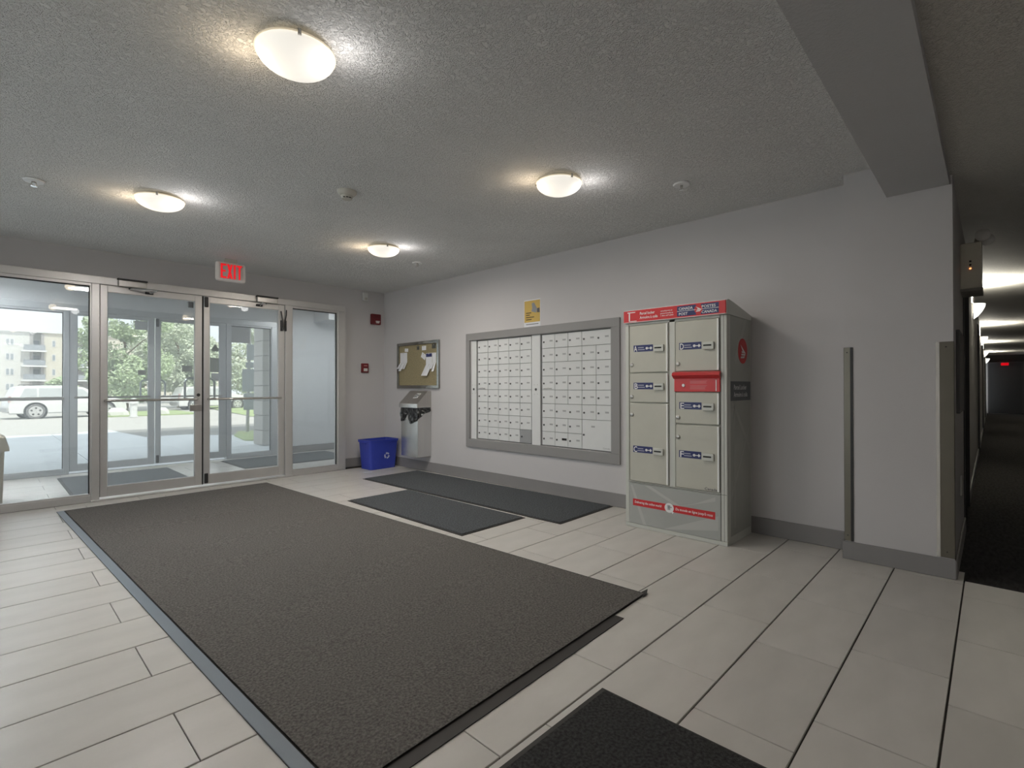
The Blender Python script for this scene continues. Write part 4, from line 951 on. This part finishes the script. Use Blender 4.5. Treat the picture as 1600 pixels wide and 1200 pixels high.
# cars
def car(name, label, loc, rz, L, Hh, prof, wins, wheels, Wd=1.85, rack=False, group=None):
    o = thing(name, label, 'car', loc, rz, group)
    # body: side profile with rounded shoulders
    n = len(prof); secs = [(-Wd/2, .86), (-Wd/2+.04, .97), (-Wd/2+.22, 1.0), (Wd/2-.22, 1.0), (Wd/2-.04, .97), (Wd/2, .86)]
    zc = .62; xc = L/2; vs = []; fs = []
    for (yy, s_) in secs:
        for (x, z) in prof: vs.append((xc+(x-xc)*(.985+.015*s_), yy+(0 if z < .95 else (-yy*.10*(z-.95)/.6)), zc+(z-zc)*s_ if z > zc else z))
    for i in range(len(secs)-1):
        for k in range(n): fs.append((i*n+k, i*n+(k+1) % n, (i+1)*n+(k+1) % n, (i+1)*n+k))
    fs += [tuple(range(n)), tuple(range((len(secs)-1)*n, len(secs)*n))]
    MB().add(vs, fs).build('body', carwhite_m, o, True, True)
    for poly in wins:
        w_ = MB(); w_.prism([(x, -Wd/2+.085*(z-.86)/.5-.012+.0, z) for x, z in poly], (0, .02, 0)); w_.build('side_window', carglass_m, o, False, True)
    for x in wheels:
        for s_ in (-1, 1):
            ar = MB(); ar.lathe((x, s_*(Wd/2-.085), .37), [(.43, -.09), (.43, .09)], 26, 'y'); ar.build('wheel_arch', gap_m, o, False, True)
            wh = MB(); wh.lathe((x, s_*(Wd/2-.09), .365), [(.2, -.11), (.33, -.11), (.365, -.07), (.365, .07), (.33, .11), (.2, .11)], 26, 'y'); wo = wh.build('wheel', tyre_m, o, True, True)
            rm_ = MB(); rm_.lathe((x, s_*(Wd/2+.018), .365), [(.255, 0), (.245, s_*.012), (.05, s_*.012)], 24, 'y'); rm_.build('rim', mat('alloy rim', (.62, .62, .61), .4, .3), wo, True, True)
            hl = MB()
            for k in range(5):
                a = k*2*PI/5+.3; hl.lathe((x+.16*math.cos(a), s_*(Wd/2+.031), .365+.16*math.sin(a)), [(.045, 0), (.045, s_*.004)], 10, 'y')
            hl.build('rim_opening', dark_m, wo, False, True)
    sk = MB(); sk.box((wheels[0]+.46, -Wd/2-.006, .26), (wheels[1]-.46, -Wd/2+.05, .31)); sk.box((.02, -Wd/2-.004, .26), (wheels[0]-.46, -Wd/2+.05, .31)); sk.build('sill_trim', mat('grey trim', (.30, .30, .30), .6), o, False, True)
    bp2 = MB(); bp2.box((-.06, -Wd/2+.04, .34), (.10, Wd/2-.04, .58), .05); bp2.build('rear_bumper', mat('bumper grey', (.42, .42, .42), .5), o, False, True)
    tl = MB(); tl.box((-.004, -Wd/2+.01, .80), (.10, -Wd/2+.16, 1.10), .02); tl.build('tail_lamp', mat('tail lamp', (.55, .35, .33), .3), o, False, True)
    if rack:
        rk = MB()
        for s_ in (-1, 1): rk.tube([(.55, s_*.62, Hh+.01), (.65, s_*.62, Hh+.05), (2.6, s_*.62, Hh+.06), (2.75, s_*.62, Hh+.01)], .02, 6)
        for x in (.9, 2.3): rk.tube([(x, -.66, Hh+.06), (x, .66, Hh+.06)], .018, 6)
        rk.build('roof_rack', dark_m, o, True, True)
    return o
prof = [(.03, .28), (.0, .6), (.04, .85), (.14, 1.12), (.28, 1.50), (.42, 1.56), (1.2, 1.60), (2.3, 1.59), (2.75, 1.52), (3.4, 1.08), (3.6, 1.02), (4.25, .90), (4.45, .72), (4.5, .40), (4.42, .28)]
wn = [[(.40, 1.05), (.98, 1.05), (.98, 1.46), (.56, 1.46)], [(1.05, 1.05), (1.95, 1.05), (1.95, 1.47), (1.05, 1.47)], [(2.02, 1.05), (3.05, 1.05), (2.68, 1.42), (2.02, 1.47)]]
car('van', 'white van with roof rack parked across the lot, seen through the sidelight', (.62, 33.6, -.40), .12, 4.5, 1.6, prof, wn, (.93, 3.6), rack=True)
car('car', 'white car parked farther off, seen between the door pulls', (8.7, 39.4, -.43), .05, 4.5, 1.6, prof, wn, (.93, 3.6))

# trees
def tree(x, y, z0, r, zb, zt, n, mt, label, seed, leaf=.115):
    random.seed(seed)
    o = thing('tree', label, 'tree', (x, y, z0), 0, 'leafy trees across the lot')
    t = MB(); t.tube([(x, y, z0), (x+.05, y, z0+zb*.6), (x-.05, y+.1, z0+(zb+zt)/2)], .14, 8, .06)
    for k in range(7):
        a = k*2.4; h_ = zb*.7+k*(zt-zb)*.08; t.tube([(x, y, z0+h_), (x+math.cos(a)*r*.45, y+math.sin(a)*r*.45, z0+h_+r*.45), (x+math.cos(a)*r*.8, y+math.sin(a)*r*.8, z0+h_+r*.7)], .05, 5, .015)
    t.build('trunk', bark_m, o, True)
    vs = []; fs = []
    cl = []
    for k in range(46):
        a = random.uniform(0, 2*PI); u = random.random()**.5; h_ = random.random()
        rad = r*(math.sin(PI*min(1, .14+h_*.86))**.6)
        cl.append((x+rad*u*math.cos(a), y+rad*u*math.sin(a), z0+zb+(zt-zb)*h_, r*random.uniform(.22, .42)))
    for k in range(n):
        cx, cy, cz, cr = random.choice(cl)
        d = Vector((random.gauss(0, 1), random.gauss(0, 1), random.gauss(0, .8))).normalized()*cr*random.random()**.4
        c = Vector((cx, cy, cz))+d
        if c.z < z0+zb*.6: continue
        u = Vector((random.gauss(0, 1), random.gauss(0, 1), random.gauss(0, 1))).normalized(); v = u.orthogonal().normalized(); s_ = leaf*random.uniform(.6, 1.3)
        i = len(vs); vs += [c-u*s_, c+v*s_*.45, c+u*s_, c-v*s_*.45]; fs.append((i, i+1, i+2, i+3))
    me = bpy.data.meshes.new('foliage'); me.from_pydata([v-Vector((x, y, z0)) for v in vs], [], fs); me.materials.append(mt)
    q = bpy.data.objects.new('foliage', me); C.objects.link(q); q.parent = o; q['kind'] = 'stuff'
tree(6.2, 40, -.40, 2.1, .9, 8.2, 24000, leaf_m, 'dense leafy green tree seen through the first outer door', 11)
tree(10.0, 44, -.42, 2.5, 1.3, 8.6, 24000, leaf2_m, 'pale green loose tree seen through the second outer door', 12)
tree(16.4, 46.5, -.35, 2.5, 1.2, 6.8, 6000, leaf2_m, 'far pale tree behind the street sign post', 13, .17)
tree(13.2, 60, -.3, 3.4, 1.5, 9.0, 6000, leaf2_m, 'hazy tree in the distance between door and stone pillar', 14, .25)
tree(9.2, 118, -.6, 2.0, .5, 3.2, 2500, leaf_m, 'small green shrub tree before the apartment block', 15, .3)

# apartment building
YB3 = 131
o = thing('apartment_building', 'pale four-storey apartment block with balconies across the parking lot', 'building', (10, YB3, -.6))
zr = 11.5
b = MB()
b.box((-14, YB3, -.6), (5.8, YB3+12, zr)); b.box((5.8, YB3+1.8, -.6), (7.5, YB3+12, zr)); b.build('grey_wall', facade_m, o)
b = MB(); b.box((7.5, YB3, -.6), (12.0, YB3+12, zr)); b.box((17.0, YB3, -.6), (40, YB3+12, zr)); b.build('cream_wall', facade_c, o)
B((12.0, YB3+1.8, -.6), (17.0, YB3+12, zr)).build('recess_wall', facade_d, o)
B((-14.3, YB3-.4, zr), (40.3, YB3+12.3, zr+.25)).build('roof', facade_w, o)
for x in (5.75, 7.3): B((x, YB3-.1, -.6), (x+.45, YB3+.2, zr-.2)).build('balcony_post', facade_d, o)
for zz in (2.5, 5.2, 8.05):
    for (xa, xb) in ((4.55, 8.05), (12.3, 16.8)):
        sb = B((xa, YB3-1.2, zz-.22), (xb, YB3+1.8, zz+.05)).build('balcony_slab', facade_w, o)
        rl = MB(); rl.box((xa+.3, YB3-1.15, zz+1.0), (xb-.2, YB3-1.08, zz+1.08)); rl.box((xa+.3, YB3-1.13, zz+.1), (xb-.2, YB3-1.10, zz+1.0))
        for k in range(5): rl.box((xa+.3+k*(xb-xa-.55)/4, YB3-1.16, zz+.05), (xa+.36+k*(xb-xa-.55)/4, YB3-1.06, zz+1.0))
        rl.build('balcony_railing', rail_m, sb)
    for xa in (6.2, 13.9):
        fm = B((xa, YB3+1.7, zz+.05), (xa+1.1, YB3+1.8, zz+2.2)).build('balcony_door', facade_w, o)
        B((xa+.12, YB3+1.66, zz+.25), (xa+.98, YB3+1.7, zz+2.05)).build('pane', winglass_m, fm)
wf_ = None
for zz in (.6, 3.4, 6.2, 8.9):
    for xa in (-8, -4, .0, 2.62, 3.2, 8.92, 20, 24, 28):
        if wf_ is None:
            wf_ = B((-.06, -.06, 0), (.44, 0, 1.25)).build('window', facade_w, o, local=True); pn = B((0, -.09, .08), (.38, -.06, 1.17)).build('pane', winglass_m, wf_, local=True); q = wf_
        else: q = copy_tree(wf_, o)
        q.location = Vector((xa, YB3, zz))-o.location
MB().box((14.0, YB3-1.18, 5.6), (14.7, YB3-1.14, 6.6)).build('hung_cloth', pink_m, o)['label'] = 'pink cloth over the balcony railing'
for xa in (5.2, 6.1): B((xa, YB3-.8, 8.1), (xa+.5, YB3-.3, 8.95)).build('balcony_chair', rail_m, o)
